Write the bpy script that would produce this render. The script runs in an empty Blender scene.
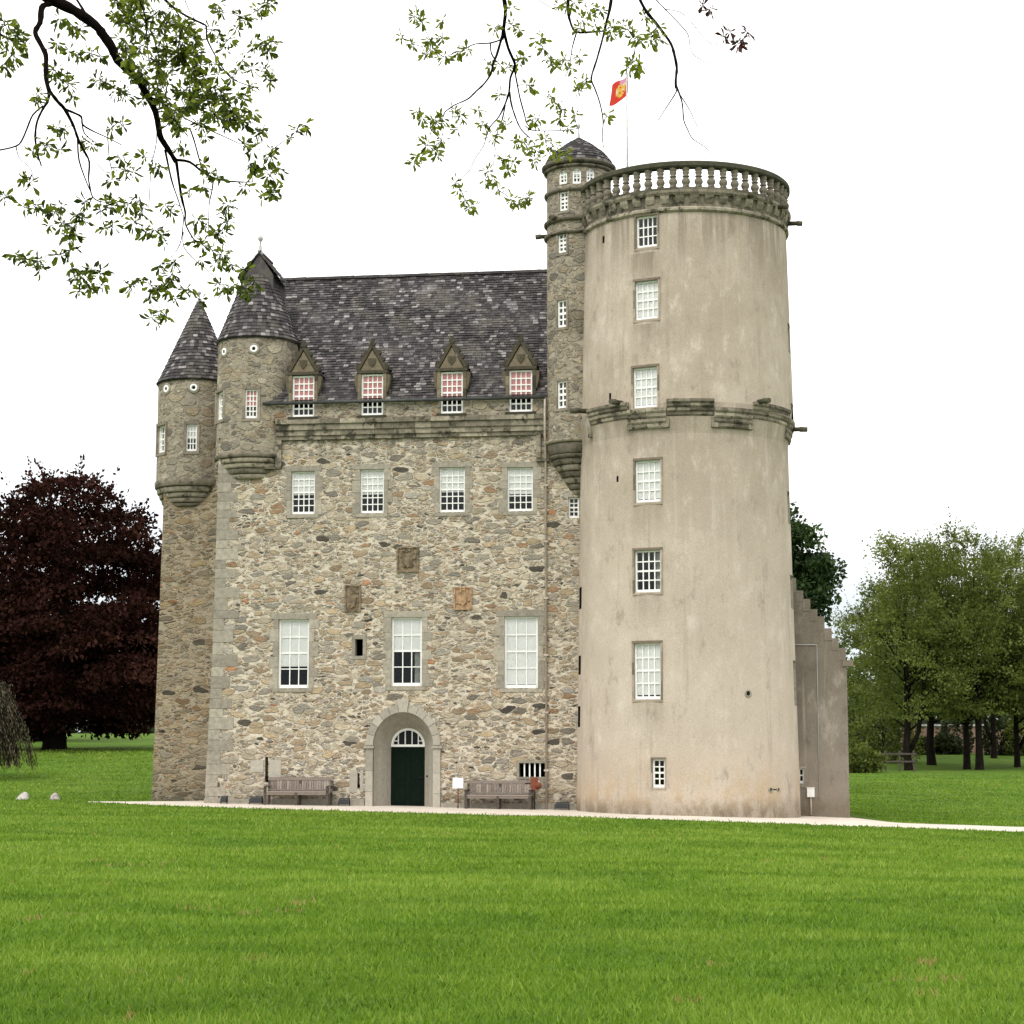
import bpy, math, random
import numpy as np
from mathutils import Vector, Matrix
D = bpy.data
S = bpy.context.scene
COL = S.collection
R = random.Random(7)
RN = np.random.default_rng(11)
PI = math.pi

# ------------------------------------------------------------------ camera
F, PITCH, CAMZ = 1900.0, math.atan(238 / 1900), 1.85
cam = D.cameras.new('camera')
cam.sensor_width = 36.0
cam.lens = F / 1024 * 36
cam.clip_start = 0.1
cam.clip_end = 2000
camo = D.objects.new('camera', cam)
COL.objects.link(camo)
camo.location = (0, 0, CAMZ)
camo.rotation_euler = (PI / 2 + PITCH, 0, 0)
S.camera = camo

# ------------------------------------------------------------------ sky and sun (overcast, soft)
SUN_EL, SUN_AZ = math.radians(52), math.radians(205)      # azimuth: from north (+Y) clockwise
W = D.worlds.new('World')
S.world = W
W.use_nodes = True
wn = W.node_tree
wn.nodes.clear()
sky = wn.nodes.new('ShaderNodeTexSky')
sky.sky_type = 'NISHITA'
sky.sun_disc = False
sky.sun_elevation = SUN_EL
sky.sun_rotation = SUN_AZ
sky.dust_density = 4.0
hsv = wn.nodes.new('ShaderNodeHueSaturation')
hsv.inputs['Saturation'].default_value = 0.35
tcw = wn.nodes.new('ShaderNodeTexCoord')
cn = wn.nodes.new('ShaderNodeTexNoise')
cn.inputs['Scale'].default_value = 2.2
cn.inputs['Detail'].default_value = 5
cr = wn.nodes.new('ShaderNodeValToRGB')
cr.color_ramp.elements[0].position = 0.28
cr.color_ramp.elements[0].color = (15.2, 15.2, 15.2, 1)
cr.color_ramp.elements[1].position = 0.6
cr.color_ramp.elements[1].color = (17.2, 17.0, 16.6, 1)
mx = wn.nodes.new('ShaderNodeMix')
mx.data_type = 'RGBA'
mx.inputs[0].default_value = 0.86
bg = wn.nodes.new('ShaderNodeBackground')
bg.inputs['Strength'].default_value = 0.1
wo = wn.nodes.new('ShaderNodeOutputWorld')
wn.links.new(tcw.outputs['Generated'], cn.inputs['Vector'])
wn.links.new(cn.outputs['Fac'], cr.inputs['Fac'])
wn.links.new(sky.outputs['Color'], hsv.inputs['Color'])
wn.links.new(hsv.outputs['Color'], mx.inputs[6])
wn.links.new(cr.outputs['Color'], mx.inputs[7])
sxyz = wn.nodes.new('ShaderNodeSeparateXYZ')
wn.links.new(tcw.outputs['Generated'], sxyz.inputs[0])
lowr = wn.nodes.new('ShaderNodeMapRange'); lowr.interpolation_type = 'SMOOTHSTEP'
for i_, v_ in enumerate((0.0, 0.02, 0.26, 1.0, 0.0)):
    if i_: lowr.inputs[i_].default_value = v_
wn.links.new(sxyz.outputs[2], lowr.inputs[0])
cn2 = wn.nodes.new('ShaderNodeTexNoise'); cn2.inputs['Scale'].default_value = 5.0; cn2.inputs['Detail'].default_value = 6
mpw = wn.nodes.new('ShaderNodeMapping'); mpw.inputs['Scale'].default_value = (1, 1, 3.5); mpw.inputs['Location'].default_value = (0.35, 0.2, 0)
wn.links.new(tcw.outputs['Generated'], mpw.inputs[0]); wn.links.new(mpw.outputs[0], cn2.inputs['Vector'])
cl_r = wn.nodes.new('ShaderNodeMapRange'); cl_r.interpolation_type = 'SMOOTHSTEP'
for i_, v_ in enumerate((0.0, 0.34, 0.56, 0.4, 1.0)):
    if i_: cl_r.inputs[i_].default_value = v_
wn.links.new(cn2.outputs['Fac'], cl_r.inputs[0])
lm = wn.nodes.new('ShaderNodeMath'); lm.operation = 'MULTIPLY'
wn.links.new(lowr.outputs[0], lm.inputs[0]); wn.links.new(cl_r.outputs[0], lm.inputs[1])
mx2 = wn.nodes.new('ShaderNodeMix'); mx2.data_type = 'RGBA'
mx2.inputs[7].default_value = (5.9, 6.5, 6.9, 1)
wn.links.new(lm.outputs[0], mx2.inputs[0]); wn.links.new(mx.outputs[2], mx2.inputs[6])
wn.links.new(mx2.outputs[2], bg.inputs['Color'])
wn.links.new(bg.outputs['Background'], wo.inputs['Surface'])

sun = D.lights.new('sun', 'SUN')
sun.energy = 1.2
sun.angle = math.radians(18)
sun.color = (1.0, 0.96, 0.9)
suno = D.objects.new('sun', sun)
COL.objects.link(suno)
suno.location = (-40, -60, 80)
suno.rotation_euler = (PI / 2 - SUN_EL, 0, PI - SUN_AZ)
S.view_settings.view_transform = 'Standard'
S.view_settings.look = 'None'
S.view_settings.exposure = 0.42
S.view_settings.gamma = 1.0
S.view_settings.use_curve_mapping = False
S.cycles.max_bounces = 6
S.cycles.transparent_max_bounces = 12

# ------------------------------------------------------------------ helpers
def tag(o, label=None, cat=None, group=None, kind=None):
    if label: o['label'] = label
    if cat: o['category'] = cat
    if group: o['group'] = group
    if kind: o['kind'] = kind
    return o

def empty(name, loc=(0, 0, 0), rz=0.0, parent=None):
    o = D.objects.new(name, None)
    o.empty_display_size = 0.3
    COL.objects.link(o)
    o.location = loc
    o.rotation_euler = (0, 0, rz)
    if parent: o.parent = parent
    return o

def copy_tree(o, parent=None):
    c = o.copy()
    COL.objects.link(c)
    c.parent = parent
    for ch in o.children:
        copy_tree(ch, c)
    return c

def npmesh(name, V, Fc, mats, parent=None, tint=None, mi=None, smooth=False):
    V = np.asarray(V, np.float32)
    me = D.meshes.new(name)
    me.vertices.add(len(V))
    me.vertices.foreach_set('co', V.ravel())
    Fc = np.asarray(Fc, np.int32)
    n, k = Fc.shape
    me.loops.add(n * k)
    me.loops.foreach_set('vertex_index', Fc.ravel())
    me.polygons.add(n)
    me.polygons.foreach_set('loop_start', np.arange(0, n * k, k, dtype=np.int32))
    if mi is not None: me.polygons.foreach_set('material_index', np.asarray(mi, np.int32))
    if smooth: me.polygons.foreach_set('use_smooth', np.ones(n, bool))
    if tint is not None:
        a = me.attributes.new('tint', 'FLOAT', 'FACE')
        a.data.foreach_set('value', np.asarray(tint, np.float32))
    me.update(calc_edges=True)
    for m in (mats if isinstance(mats, (list, tuple)) else [mats]): me.materials.append(m)
    o = D.objects.new(name, me)
    COL.objects.link(o)
    if parent: o.parent = parent
    return o

class MB:
    """collects faces of one mesh object"""
    def __init__(s, tf=None):
        s.v, s.f, s.m, s.t, s.sm = [], [], [], [], []
        s.tf = tf
    def vert(s, p):
        if s.tf: p = s.tf(p)
        s.v.append(tuple(p))
        return len(s.v) - 1
    def face(s, pts, m=0, t=0.5, smooth=False):
        s.f.append([s.vert(p) for p in pts]); s.m.append(m); s.t.append(t); s.sm.append(smooth)
    def idx(s, ids, m=0, t=0.5, smooth=False):
        s.f.append(list(ids)); s.m.append(m); s.t.append(t); s.sm.append(smooth)
    def box(s, x0, x1, y0, y1, z0, z1, m=0, t=0.5):
        s.hexa([(x0, y0, z0), (x1, y0, z0), (x1, y1, z0), (x0, y1, z0)],
               [(x0, y0, z1), (x1, y0, z1), (x1, y1, z1), (x0, y1, z1)], m, t)
    def hexa(s, lo, hi, m=0, t=0.5):
        n = len(lo)
        a = [s.vert(p) for p in lo]; b = [s.vert(p) for p in hi]
        s.idx(a[::-1], m, t); s.idx(b, m, t)
        for i in range(n):
            j = (i + 1) % n
            s.idx([a[i], a[j], b[j], b[i]], m, t)
    def prism_y(s, poly, y0, y1, m=0, t=0.5):       # poly in (x,z)
        s.hexa([(x, y0, z) for x, z in poly], [(x, y1, z) for x, z in poly], m, t)
    def lathe(s, cx, cy, prof, n=48, a0=0.0, a1=2 * PI, m=0, t=0.5, smooth=True, cap=False):
        full = abs(a1 - a0) > 2 * PI - 1e-6
        k = n if full else n + 1
        rows = []
        for r, z in prof:
            rows.append([s.vert((cx + r * math.sin(a0 + (a1 - a0) * i / n), cy - r * math.cos(a0 + (a1 - a0) * i / n), z)) for i in range(k)])
        for q in range(len(rows) - 1):
            for i in range(n):
                j = (i + 1) % k
                s.idx([rows[q][i], rows[q][j], rows[q + 1][j], rows[q + 1][i]], m, t, smooth)
        if cap:
            s.idx(rows[0][::-1], m, t); s.idx(rows[-1], m, t)
        if not full:
            s.idx([rows[q][0] for q in range(len(rows))], m, t)
            s.idx([rows[q][-1] for q in range(len(rows))][::-1], m, t)
    def tube(s, pts, rad, n=6, m=0, t=0.5, smooth=True):
        pts = [Vector(p) for p in pts]
        if not hasattr(rad, '__len__'): rad = [rad] * len(pts)
        rows = []
        up = Vector((0.31, 0.17, 0.93))
        for i, p in enumerate(pts):
            d = (pts[min(i + 1, len(pts) - 1)] - pts[max(i - 1, 0)])
            if d.length < 1e-9: d = Vector((0, 0, 1))
            d.normalize()
            a = d.cross(up)
            if a.length < 1e-3: a = d.cross(Vector((1, 0, 0)))
            a.normalize(); b = d.cross(a)
            rows.append([s.vert(p + (a * math.cos(2 * PI * k / n) + b * math.sin(2 * PI * k / n)) * rad[i]) for k in range(n)])
        for i in range(len(rows) - 1):
            for k in range(n):
                s.idx([rows[i][k], rows[i][(k + 1) % n], rows[i + 1][(k + 1) % n], rows[i + 1][k]], m, t, smooth)
        s.idx(rows[0][::-1], m, t); s.idx(rows[-1], m, t)
    def build(s, name, mats, parent=None):
        me = D.meshes.new(name)
        me.from_pydata(s.v, [], s.f)
        me.polygons.foreach_set('material_index', s.m)
        me.polygons.foreach_set('use_smooth', s.sm)
        a = me.attributes.new('tint', 'FLOAT', 'FACE')
        a.data.foreach_set('value', s.t)
        for m in (mats if isinstance(mats, (list, tuple)) else [mats]): me.materials.append(m)
        me.update()
        o = D.objects.new(name, me)
        COL.objects.link(o)
        if parent: o.parent = parent
        return o

# pixel of the photograph -> ray; used to read real positions off known planes
CP, SP = math.cos(PITCH), math.sin(PITCH)
def ray(u, v):
    a, b = (u - 512) / F, (512 - v) / F
    return Vector((a, CP - b * SP, SP + b * CP))
def at(u, v, Y):
    d = ray(u, v)
    k = Y / d.y
    return Vector((d.x * k, Y, CAMZ + d.z * k))

def sstep(a, b, x):
    t = np.clip((x - a) / (b - a), 0, 1)
    return t * t * (3 - 2 * t)
def gz(X, Y):
    X = np.asarray(X, float); Y = np.asarray(Y, float)
    c = np.interp(X, [-60, -13, -10.3, 2, 5.6, 10.5, 16, 40], [.35, .10, .09, -.085, -.15, -.33, -.6, -1.0])
    w = sstep(12, 50, Y)
    z = 0.2 * (1 - w) + c * w
    lf = c + (1.85 - c) * sstep(66, 106, Y) + np.clip((Y - 106) / 44, 0, 1) * 1.25 + np.clip((Y - 150) / 110, 0, 1) * 1.0
    rt = np.where(Y < 120, c + (0.6 - c) * sstep(64, 120, Y), np.interp(Y, [120, 150, 260], [0.6, 1.65, 2.6]))
    k = sstep(-14, 8, X)
    far = lf * (1 - k) + rt * k
    z = np.where(Y > 62, far, z)
    bump = 0.03 * np.sin(X * 0.9 + 0.6 * np.sin(Y * 0.5)) * np.sin(Y * 0.7 + X * 0.2) * (1 - sstep(40, 52, Y) * (1 - sstep(70, 90, Y)))
    return z + bump
def gzf(x, y): return float(gz(x, y))

# castle frame: x along the facade, y into the building, z up
ANG = math.radians(7.5)
OX, OY = -3.45, 62.3
CA, SA = math.cos(ANG), math.sin(ANG)
def to_world(x, y, z=0.0): return Vector((OX + x * CA + y * SA, OY - x * SA + y * CA, z))
def to_local(p):
    dx, dy = p[0] - OX, p[1] - OY
    return Vector((dx * CA - dy * SA, dx * SA + dy * CA, p[2]))
def fx(u, v, y=0.0):
    """photo pixel on the castle-frame plane y = const -> (x, z)"""
    o = to_local((0, 0, CAMZ)); d = ray(u, v)
    dl = Vector((d.x * CA - d.y * SA, d.x * SA + d.y * CA, d.z))
    k = (y - o.y) / dl.y
    p = o + dl * k
    return p.x, p.z
def FX(u, v, y=0.0): return fx(u, v, y)[0]
def FZ(u, v, y=0.0): return fx(u, v, y)[1]
def cyl(u, v, cx, cy, r):
    """photo pixel on an upright cylinder -> (phi from the front towards +x, z)"""
    o = to_local((0, 0, CAMZ)); d = ray(u, v)
    dl = Vector((d.x * CA - d.y * SA, d.x * SA + d.y * CA, d.z))
    ox, oy = o.x - cx, o.y - cy
    A = dl.x ** 2 + dl.y ** 2; B = 2 * (ox * dl.x + oy * dl.y); Cc = ox * ox + oy * oy - r * r
    disc = max(B * B - 4 * A * Cc, 0)
    k = (-B - math.sqrt(disc)) / (2 * A)
    p = o + dl * k
    return math.atan2(p.x - cx, -(p.y - cy)), p.z

# ------------------------------------------------------------------ materials
class NT:
    def __init__(s, name):
        s.m = D.materials.new(name); s.m.use_nodes = True
        s.t = s.m.node_tree; s.t.nodes.clear()
        s.out = s.t.nodes.new('ShaderNodeOutputMaterial')
    def n(s, typ, props=None, **ins):
        nd = s.t.nodes.new('ShaderNode' + typ)
        for k, v in (props or {}).items(): setattr(nd, k, v)
        for k, v in ins.items():
            key = int(k[1:]) if k[0] == '_' and k[1:].isdigit() else k.replace('_', ' ')
            s.set(nd, key, v)
        return nd
    def set(s, nd, key, v):
        if hasattr(v, 'is_output') or isinstance(v, bpy.types.NodeSocket): s.t.links.new(v, nd.inputs[key])
        elif isinstance(v, bpy.types.Node): s.t.links.new(v.outputs[0], nd.inputs[key])
        else: nd.inputs[key].default_value = v
    def math(s, op, a, b=0.0, c=0.0, clamp=False):
        nd = s.n('Math', {'operation': op, 'use_clamp': clamp}); s.set(nd, 0, a); s.set(nd, 1, b)
        if op in ('MULTIPLY_ADD', 'SMOOTH_MIN'): s.set(nd, 2, c)
        return nd.outputs[0]
    def mix(s, f, a, b, blend='MIX'):
        nd = s.n('Mix', {'data_type': 'RGBA', 'blend_type': blend})
        s.set(nd, 0, f); s.set(nd, 6, a if not isinstance(a, tuple) else (*a, 1)); s.set(nd, 7, b if not isinstance(b, tuple) else (*b, 1))
        return nd.outputs[2]
    def mr(s, x, a, b, c=0.0, d=1.0, smooth=True):
        nd = s.n('MapRange', {'interpolation_type': 'SMOOTHSTEP' if smooth else 'LINEAR'})
        for i, q in enumerate((x, a, b, c, d)): s.set(nd, i, q)
        return nd.outputs[0]
    def ramp(s, x, stops, const=False):
        nd = s.n('ValToRGB'); s.set(nd, 0, x)
        r = nd.color_ramp
        if const: r.interpolation = 'CONSTANT'
        while len(r.elements) < len(stops): r.elements.new(0.5)
        for e, (p, c) in zip(r.elements, stops): e.position = p; e.color = (*c, 1)
        return nd.outputs[0]
    def noise(s, vec, scale, detail=4, rough=0.6, dist=0.0):
        nd = s.n('TexNoise'); s.set(nd, 'Vector', vec); s.set(nd, 'Scale', scale); s.set(nd, 'Detail', detail); s.set(nd, 'Roughness', rough); s.set(nd, 'Distortion', dist)
        return nd.outputs[0], nd.outputs[1]
    def mapping(s, vec, scale=(1, 1, 1), loc=(0, 0, 0)):
        nd = s.n('Mapping'); s.set(nd, 'Vector', vec); s.set(nd, 'Scale', scale); s.set(nd, 'Location', loc)
        return nd.outputs[0]
    def obj(s): return s.n('TexCoord').outputs['Object']
    def bump(s, h, strength=0.5, dist=0.03, normal=None):
        nd = s.n('Bump'); s.set(nd, 'Height', h); s.set(nd, 'Strength', strength); s.set(nd, 'Distance', dist)
        if normal is not None: s.set(nd, 'Normal', normal)
        return nd.outputs[0]
    def bsdf(s, col, rough=0.85, normal=None, spec=0.25, **kw):
        nd = s.n('BsdfPrincipled')
        s.set(nd, 'Base Color', col if not isinstance(col, tuple) else (*col, 1)); s.set(nd, 'Roughness', rough); s.set(nd, 'Specular IOR Level', spec)
        for k, v in kw.items(): s.set(nd, k.replace('_', ' '), v)
        if normal is not None: s.set(nd, 'Normal', normal)
        s.t.links.new(nd.outputs[0], s.out.inputs['Surface'])
        return nd

def simple(name, col, rough=0.7, var=0.25, scale=6.0, bump=0.2, spec=0.3, metallic=0.0):
    n = NT(name); p = n.obj()
    f, _ = n.noise(p, scale, 5)
    c = n.mix(n.mr(f, 0.3, 0.7), tuple(x * (1 - var) for x in col), tuple(min(1, x * (1 + var)) for x in col))
    n.bsdf(c, rough, n.bump(f, bump, 0.01), spec, Metallic=metallic)
    return n.m

def rubble(name, stops, mortar, scale=(1.95, 1.95, 4.7), mlo=0.01, mhi=0.075, cover=0.10, stain=None, sub=0.5, bright=1.0, rnd_lim=0.50):
    n = NT(name); p = n.obj()
    _, wc = n.noise(p, 1.3, 3)
    w = n.n('VectorMath', {'operation': 'MULTIPLY_ADD'}); n.set(w, 0, wc); n.set(w, 1, (0.34, 0.34, 0.22)); n.set(w, 2, p)
    _, wc2 = n.noise(p, 7.0, 2)
    w2 = n.n('VectorMath', {'operation': 'MULTIPLY_ADD'}); n.set(w2, 0, wc2); n.set(w2, 1, (0.12, 0.12, 0.06)); n.set(w2, 2, w.outputs[0])
    q = n.mapping(w2.outputs[0], scale)
    q2 = n.mapping(w2.outputs[0], tuple(x * 2.1 for x in scale), (3.3, 1.7, 5.1))
    v1 = n.n('TexVoronoi', {'feature': 'F1'}, Vector=q, Scale=1.0)
    e1 = n.n('TexVoronoi', {'feature': 'DISTANCE_TO_EDGE'}, Vector=q, Scale=1.0)
    v2 = n.n('TexVoronoi', {'feature': 'F1'}, Vector=q2, Scale=1.0)
    e2 = n.n('TexVoronoi', {'feature': 'DISTANCE_TO_EDGE'}, Vector=q2, Scale=1.0)
    s1 = n.n('SeparateColor'); n.set(s1, 0, v1.outputs['Color'])
    s2 = n.n('SeparateColor'); n.set(s2, 0, v2.outputs['Color'])
    pick = n.math('GREATER_THAN', s1.outputs[1], 1 - sub)
    rnd = n.n('Mix', {'data_type': 'FLOAT'}); n.set(rnd, 0, pick); n.set(rnd, 2, s1.outputs[0]); n.set(rnd, 3, s2.outputs[0])
    rn2 = n.n('Mix', {'data_type': 'FLOAT'}); n.set(rn2, 0, pick); n.set(rn2, 2, s1.outputs[2]); n.set(rn2, 3, s2.outputs[2])
    esub = n.math('MINIMUM', e1.outputs[0], n.math('MULTIPLY', e2.outputs[0], 0.6))
    ed = n.n('Mix', {'data_type': 'FLOAT'}); n.set(ed, 0, pick); n.set(ed, 2, e1.outputs[0]); n.set(ed, 3, esub)
    fine, _ = n.noise(p, 22.0, 5, 0.7)
    mid, _ = n.noise(p, 5.0, 4, 0.6)
    big, _ = n.noise(p, 0.45, 3)
    thr = n.math('MULTIPLY', n.math('POWER', rn2.outputs[0], 2.0), cover)
    dd = n.n('Mix', {'data_type': 'FLOAT'}); n.set(dd, 0, pick); n.set(dd, 2, v1.outputs['Distance']); n.set(dd, 3, v2.outputs['Distance'])
    lim = n.math('ADD', n.math('MULTIPLY', rn2.outputs[0], 0.26), rnd_lim)
    dd_ = n.math('MULTIPLY', n.math('SUBTRACT', lim, n.math('ADD', dd.outputs[0], n.math('MULTIPLY', n.math('SUBTRACT', fine, 0.5), 0.10))), 0.8)
    e = n.math('SUBTRACT', n.math('ADD', n.math('MINIMUM', ed.outputs[0], dd_), n.math('MULTIPLY', n.math('SUBTRACT', fine, 0.5), 0.14)), thr)
    m = n.mr(e, mlo, mhi)
    col = n.ramp(rnd.outputs[0], stops, const=True)
    hue = n.n('HueSaturation'); n.set(hue, 'Color', col)
    n.set(hue, 'Value', n.math('ADD', n.mr(rn2.outputs[0], 0, 1, 0.78 * bright, 1.2 * bright, False), n.math('MULTIPLY', n.math('SUBTRACT', mid, 0.5), 0.7)))
    stone = n.mix(n.mr(fine, 0.35, 0.75, 0, 0.35), hue.outputs[0], (0.10, 0.09, 0.075))
    mo = n.mix(n.mr(mid, 0.3, 0.7), tuple(x * 0.78 for x in mortar), mortar)
    # small packing stones set in the joints
    q3 = n.mapping(w2.outputs[0], tuple(x * 2.9 for x in scale), (7.1, 2.3, 0.7))
    v3 = n.n('TexVoronoi', {'feature': 'F1'}, Vector=q3, Scale=1.0)
    e3 = n.n('TexVoronoi', {'feature': 'DISTANCE_TO_EDGE'}, Vector=q3, Scale=1.0)
    s3 = n.n('SeparateColor'); n.set(s3, 0, v3.outputs['Color'])
    h3 = n.n('HueSaturation'); n.set(h3, 'Color', n.ramp(s3.outputs[0], stops, const=True)); n.set(h3, 'Value', n.mr(s3.outputs[1], 0, 1, 0.8, 1.15, False))
    m3 = n.math('MULTIPLY', n.mr(n.math('ADD', e3.outputs[0], n.math('MULTIPLY', n.math('SUBTRACT', fine, 0.5), 0.22)), 0.03, 0.13), n.mr(s3.outputs[2], 0.18, 0.4, 0.0, 0.85))
    mo = n.mix(m3, mo, h3.outputs[0])
    c = n.mix(m, mo, stone)
    # shadow in open joints, painted as broken dark lines round some stones
    jl = n.math('MULTIPLY', n.mr(n.math('ABSOLUTE', n.math('SUBTRACT', e, mlo)), 0.0, 0.022, 1.0, 0.0), n.mr(mid, 0.45, 0.65, 0.0, 0.75))
    c = n.mix(jl, c, (0.085, 0.07, 0.05))
    c = n.mix(n.mr(big, 0.35, 0.7, 0.0, 0.22), c, (0.31, 0.27, 0.205), 'MIX')
    if stain:                                    # weathering bands: (z top, depth, strength)
        sx = n.n('SeparateXYZ'); n.set(sx, 0, p)
        st, _ = n.noise(n.mapping(p, (2.6, 2.6, 0.35)), 1.0, 4, 0.65)
        for zt, dp, k in stain:
            f = n.math('MULTIPLY', n.mr(sx.outputs[2], zt - dp, zt), n.mr(st, 0.38, 0.66, 0, k))
            f = n.math('MULTIPLY', f, n.math('LESS_THAN', sx.outputs[2], zt + 0.4))
            c = n.mix(f, c, (0.055, 0.05, 0.035))
    sb = n.n('SeparateXYZ'); n.set(sb, 0, p)
    bz = n.math('MULTIPLY', n.mr(sb.outputs[2], 1.0, -0.05), n.mr(mid, 0.35, 0.62, 0.1, 0.75))
    c = n.mix(bz, c, (0.105, 0.092, 0.068))
    h = n.math('ADD', n.math('ADD', n.math('MULTIPLY', m, 0.7), n.math('MULTIPLY', m3, 0.3)), n.math('MULTIPLY', n.math('ADD', fine, mid), 0.25))
    n.bsdf(c, 0.93, n.bump(h, 0.95, 0.06), 0.12)
    return n.m

def tinted(name, stops, rough=0.85, fine_amt=0.3, scale=14.0, bump=0.4, lichen=None, spec=0.2):
    """colour by the per-face tint of each block, slate or blade, plus mottling"""
    n = NT(name); p = n.obj()
    at_ = n.n('Attribute', {'attribute_name': 'tint'})
    col = n.ramp(at_.outputs['Fac'], stops)
    f, _ = n.noise(p, scale, 5, 0.7)
    hue = n.n('HueSaturation'); n.set(hue, 'Color', col)
    n.set(hue, 'Value', n.mr(f, 0.25, 0.75, 1 - fine_amt, 1 + fine_amt, False))
    c = hue.outputs[0]
    if lichen:
        l, _ = n.noise(p, lichen[0], 6, 0.75)
        c = n.mix(n.mr(l, lichen[1], lichen[1] + 0.1, 0, lichen[3]), c, lichen[2])
    n.bsdf(c, rough, n.bump(f, bump, 0.012), spec)
    return n.m

def leafmat(name, stops, trans=0.35, rough=0.6, spec=0.2):
    n = NT(name)
    at_ = n.n('Attribute', {'attribute_name': 'tint'})
    col = n.ramp(at_.outputs['Fac'], stops)
    d = n.n('BsdfPrincipled'); n.set(d, 'Base Color', col); n.set(d, 'Roughness', rough); n.set(d, 'Specular IOR Level', spec)
    tr = n.n('BsdfTranslucent'); n.set(tr, 'Color', n.mix(1.0, col, (1.0, 1.0, 0.55), 'MULTIPLY'))
    ms = n.n('MixShader'); n.set(ms, 0, trans); n.set(ms, 1, d); n.set(ms, 2, tr)
    n.t.links.new(ms.outputs[0], n.out.inputs['Surface'])
    return n.m

ST_WALL = [(0.0, (0.37, 0.315, 0.235)), (0.16, (0.285, 0.255, 0.205)), (0.25, (0.43, 0.365, 0.265)), (0.37, (0.31, 0.235, 0.155)),
           (0.49, (0.225, 0.205, 0.172)), (0.57, (0.39, 0.305, 0.195)), (0.69, (0.16, 0.142, 0.115)), (0.74, (0.34, 0.315, 0.27)),
           (0.80, (0.24, 0.175, 0.11)), (0.86, (0.29, 0.18, 0.10)), (0.905, (0.05, 0.045, 0.038)), (0.955, (0.36, 0.175, 0.085)), (0.966, (0.28, 0.25, 0.20))]
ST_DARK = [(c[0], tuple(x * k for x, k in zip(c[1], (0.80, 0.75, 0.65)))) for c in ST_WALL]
ST_TURRET = [(0.0, (0.33, 0.29, 0.22)), (0.2, (0.26, 0.235, 0.185)), (0.4, (0.37, 0.31, 0.215)), (0.55, (0.29, 0.23, 0.155)), (0.7, (0.17, 0.155, 0.125)), (0.85, (0.40, 0.35, 0.265))]
Z_STR = FZ(410, 440)
M = {}
M['wall'] = rubble('rubble_wall', ST_WALL, (0.62, 0.555, 0.445), bright=1.15, stain=[(Z_STR + 0.2, 1.3, 0.55)])
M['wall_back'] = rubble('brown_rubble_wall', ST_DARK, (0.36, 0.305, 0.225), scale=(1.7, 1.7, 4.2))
M['parapet'] = rubble('parapet_stone', [(a, tuple(x * 0.85 for x in c)) for a, c in ST_WALL], (0.36, 0.32, 0.25), scale=(2.0, 2.0, 3.6), sub=0.4)
M['turret'] = rubble('turret_stone', ST_TURRET, (0.33, 0.29, 0.225), scale=(1.9, 1.9, 3.5), sub=0.4, stain=[(FZ(257, 338), 1.0, 0.5), (FZ(575, 160), 2.5, 0.35)])

def harling(name, a, b, c_, base_stain, tz, sills=(), low=None):
    n = NT(name); p = n.obj()
    big, _ = n.noise(p, 0.35, 4, 0.6)
    mid, _ = n.noise(n.mapping(p, (1.0, 1.0, 0.55)), 1.5, 8, 0.72)
    fine, _ = n.noise(p, 26.0, 5, 0.75)
    streak, _ = n.noise(n.mapping(p, (3.2, 3.2, 0.16)), 1.0, 5, 0.65)
    sx = n.n('SeparateXYZ'); n.set(sx, 0, p)
    c = n.mix(n.mr(big, 0.3, 0.7), a, b)
    if low:                                      # newer, paler coat on the lower stage
        lz = n.math('ADD', sx.outputs[2], n.math('MULTIPLY', n.math('SUBTRACT', mid, 0.5), 6.0))
        c = n.mix(n.mr(lz, low[0], low[1], 0.5, 0.0), c, low[2])
    c = n.mix(n.mr(mid, 0.50, 0.70, 0, 0.75), c, c_)
    c = n.mix(n.mr(mid, 0.46, 0.30, 0, 0.7), c, tuple(x * 0.74 for x in b))
    for zt, dp, k in tz:
        f = n.math('MULTIPLY', n.mr(sx.outputs[2], zt - dp, zt), n.mr(streak, 0.42, 0.66, 0.12, k))
        f = n.math('MULTIPLY', f, n.math('LESS_THAN', sx.outputs[2], zt + 0.5))
        c = n.mix(f, c, (0.13, 0.105, 0.075))
    c = n.mix(n.mr(streak, 0.54, 0.75, 0, 0.5), c, (0.52, 0.465, 0.40))
    c = n.mix(n.mr(streak, 0.44, 0.28, 0, 0.35), c, (0.24, 0.20, 0.155))
    for (xw, hw_, zs_, dp, k) in sills:          # run-off below the window sills
        f = n.math('MULTIPLY', n.mr(n.math('ABSOLUTE', n.math('SUBTRACT', sx.outputs[0], xw)), hw_ + 0.25, hw_ - 0.15), n.mr(sx.outputs[2], zs_ - dp, zs_ - 0.1))
        f = n.math('MULTIPLY', n.math('MULTIPLY', f, n.mr(streak, 0.36, 0.6, 0.35, 1.0)), n.math('LESS_THAN', sx.outputs[2], zs_ - 0.05))
        c = n.mix(n.math('MULTIPLY', f, k), c, (0.19, 0.155, 0.115))
    f = n.math('MULTIPLY', n.mr(sx.outputs[2], 2.2, 0.1), n.mr(mid, 0.40, 0.62, 0.0, 0.85))
    c = n.mix(f, c, base_stain)
    f = n.math('MULTIPLY', n.mr(sx.outputs[2], 0.55, -0.1), n.mr(mid, 0.35, 0.6, 0.3, 0.95))
    c = n.mix(f, c, (0.17, 0.14, 0.10))
    sp = n.mr(fine, 0.3, 0.7, 0.80, 1.15, False)
    hue = n.n('HueSaturation'); n.set(hue, 'Color', c); n.set(hue, 'Value', sp)
    h = n.math('ADD', n.math('MULTIPLY', fine, 0.5), mid)
    n.bsdf(hue.outputs[0], 0.95, n.bump(h, 0.5, 0.04), 0.1)
    return n.m

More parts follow.
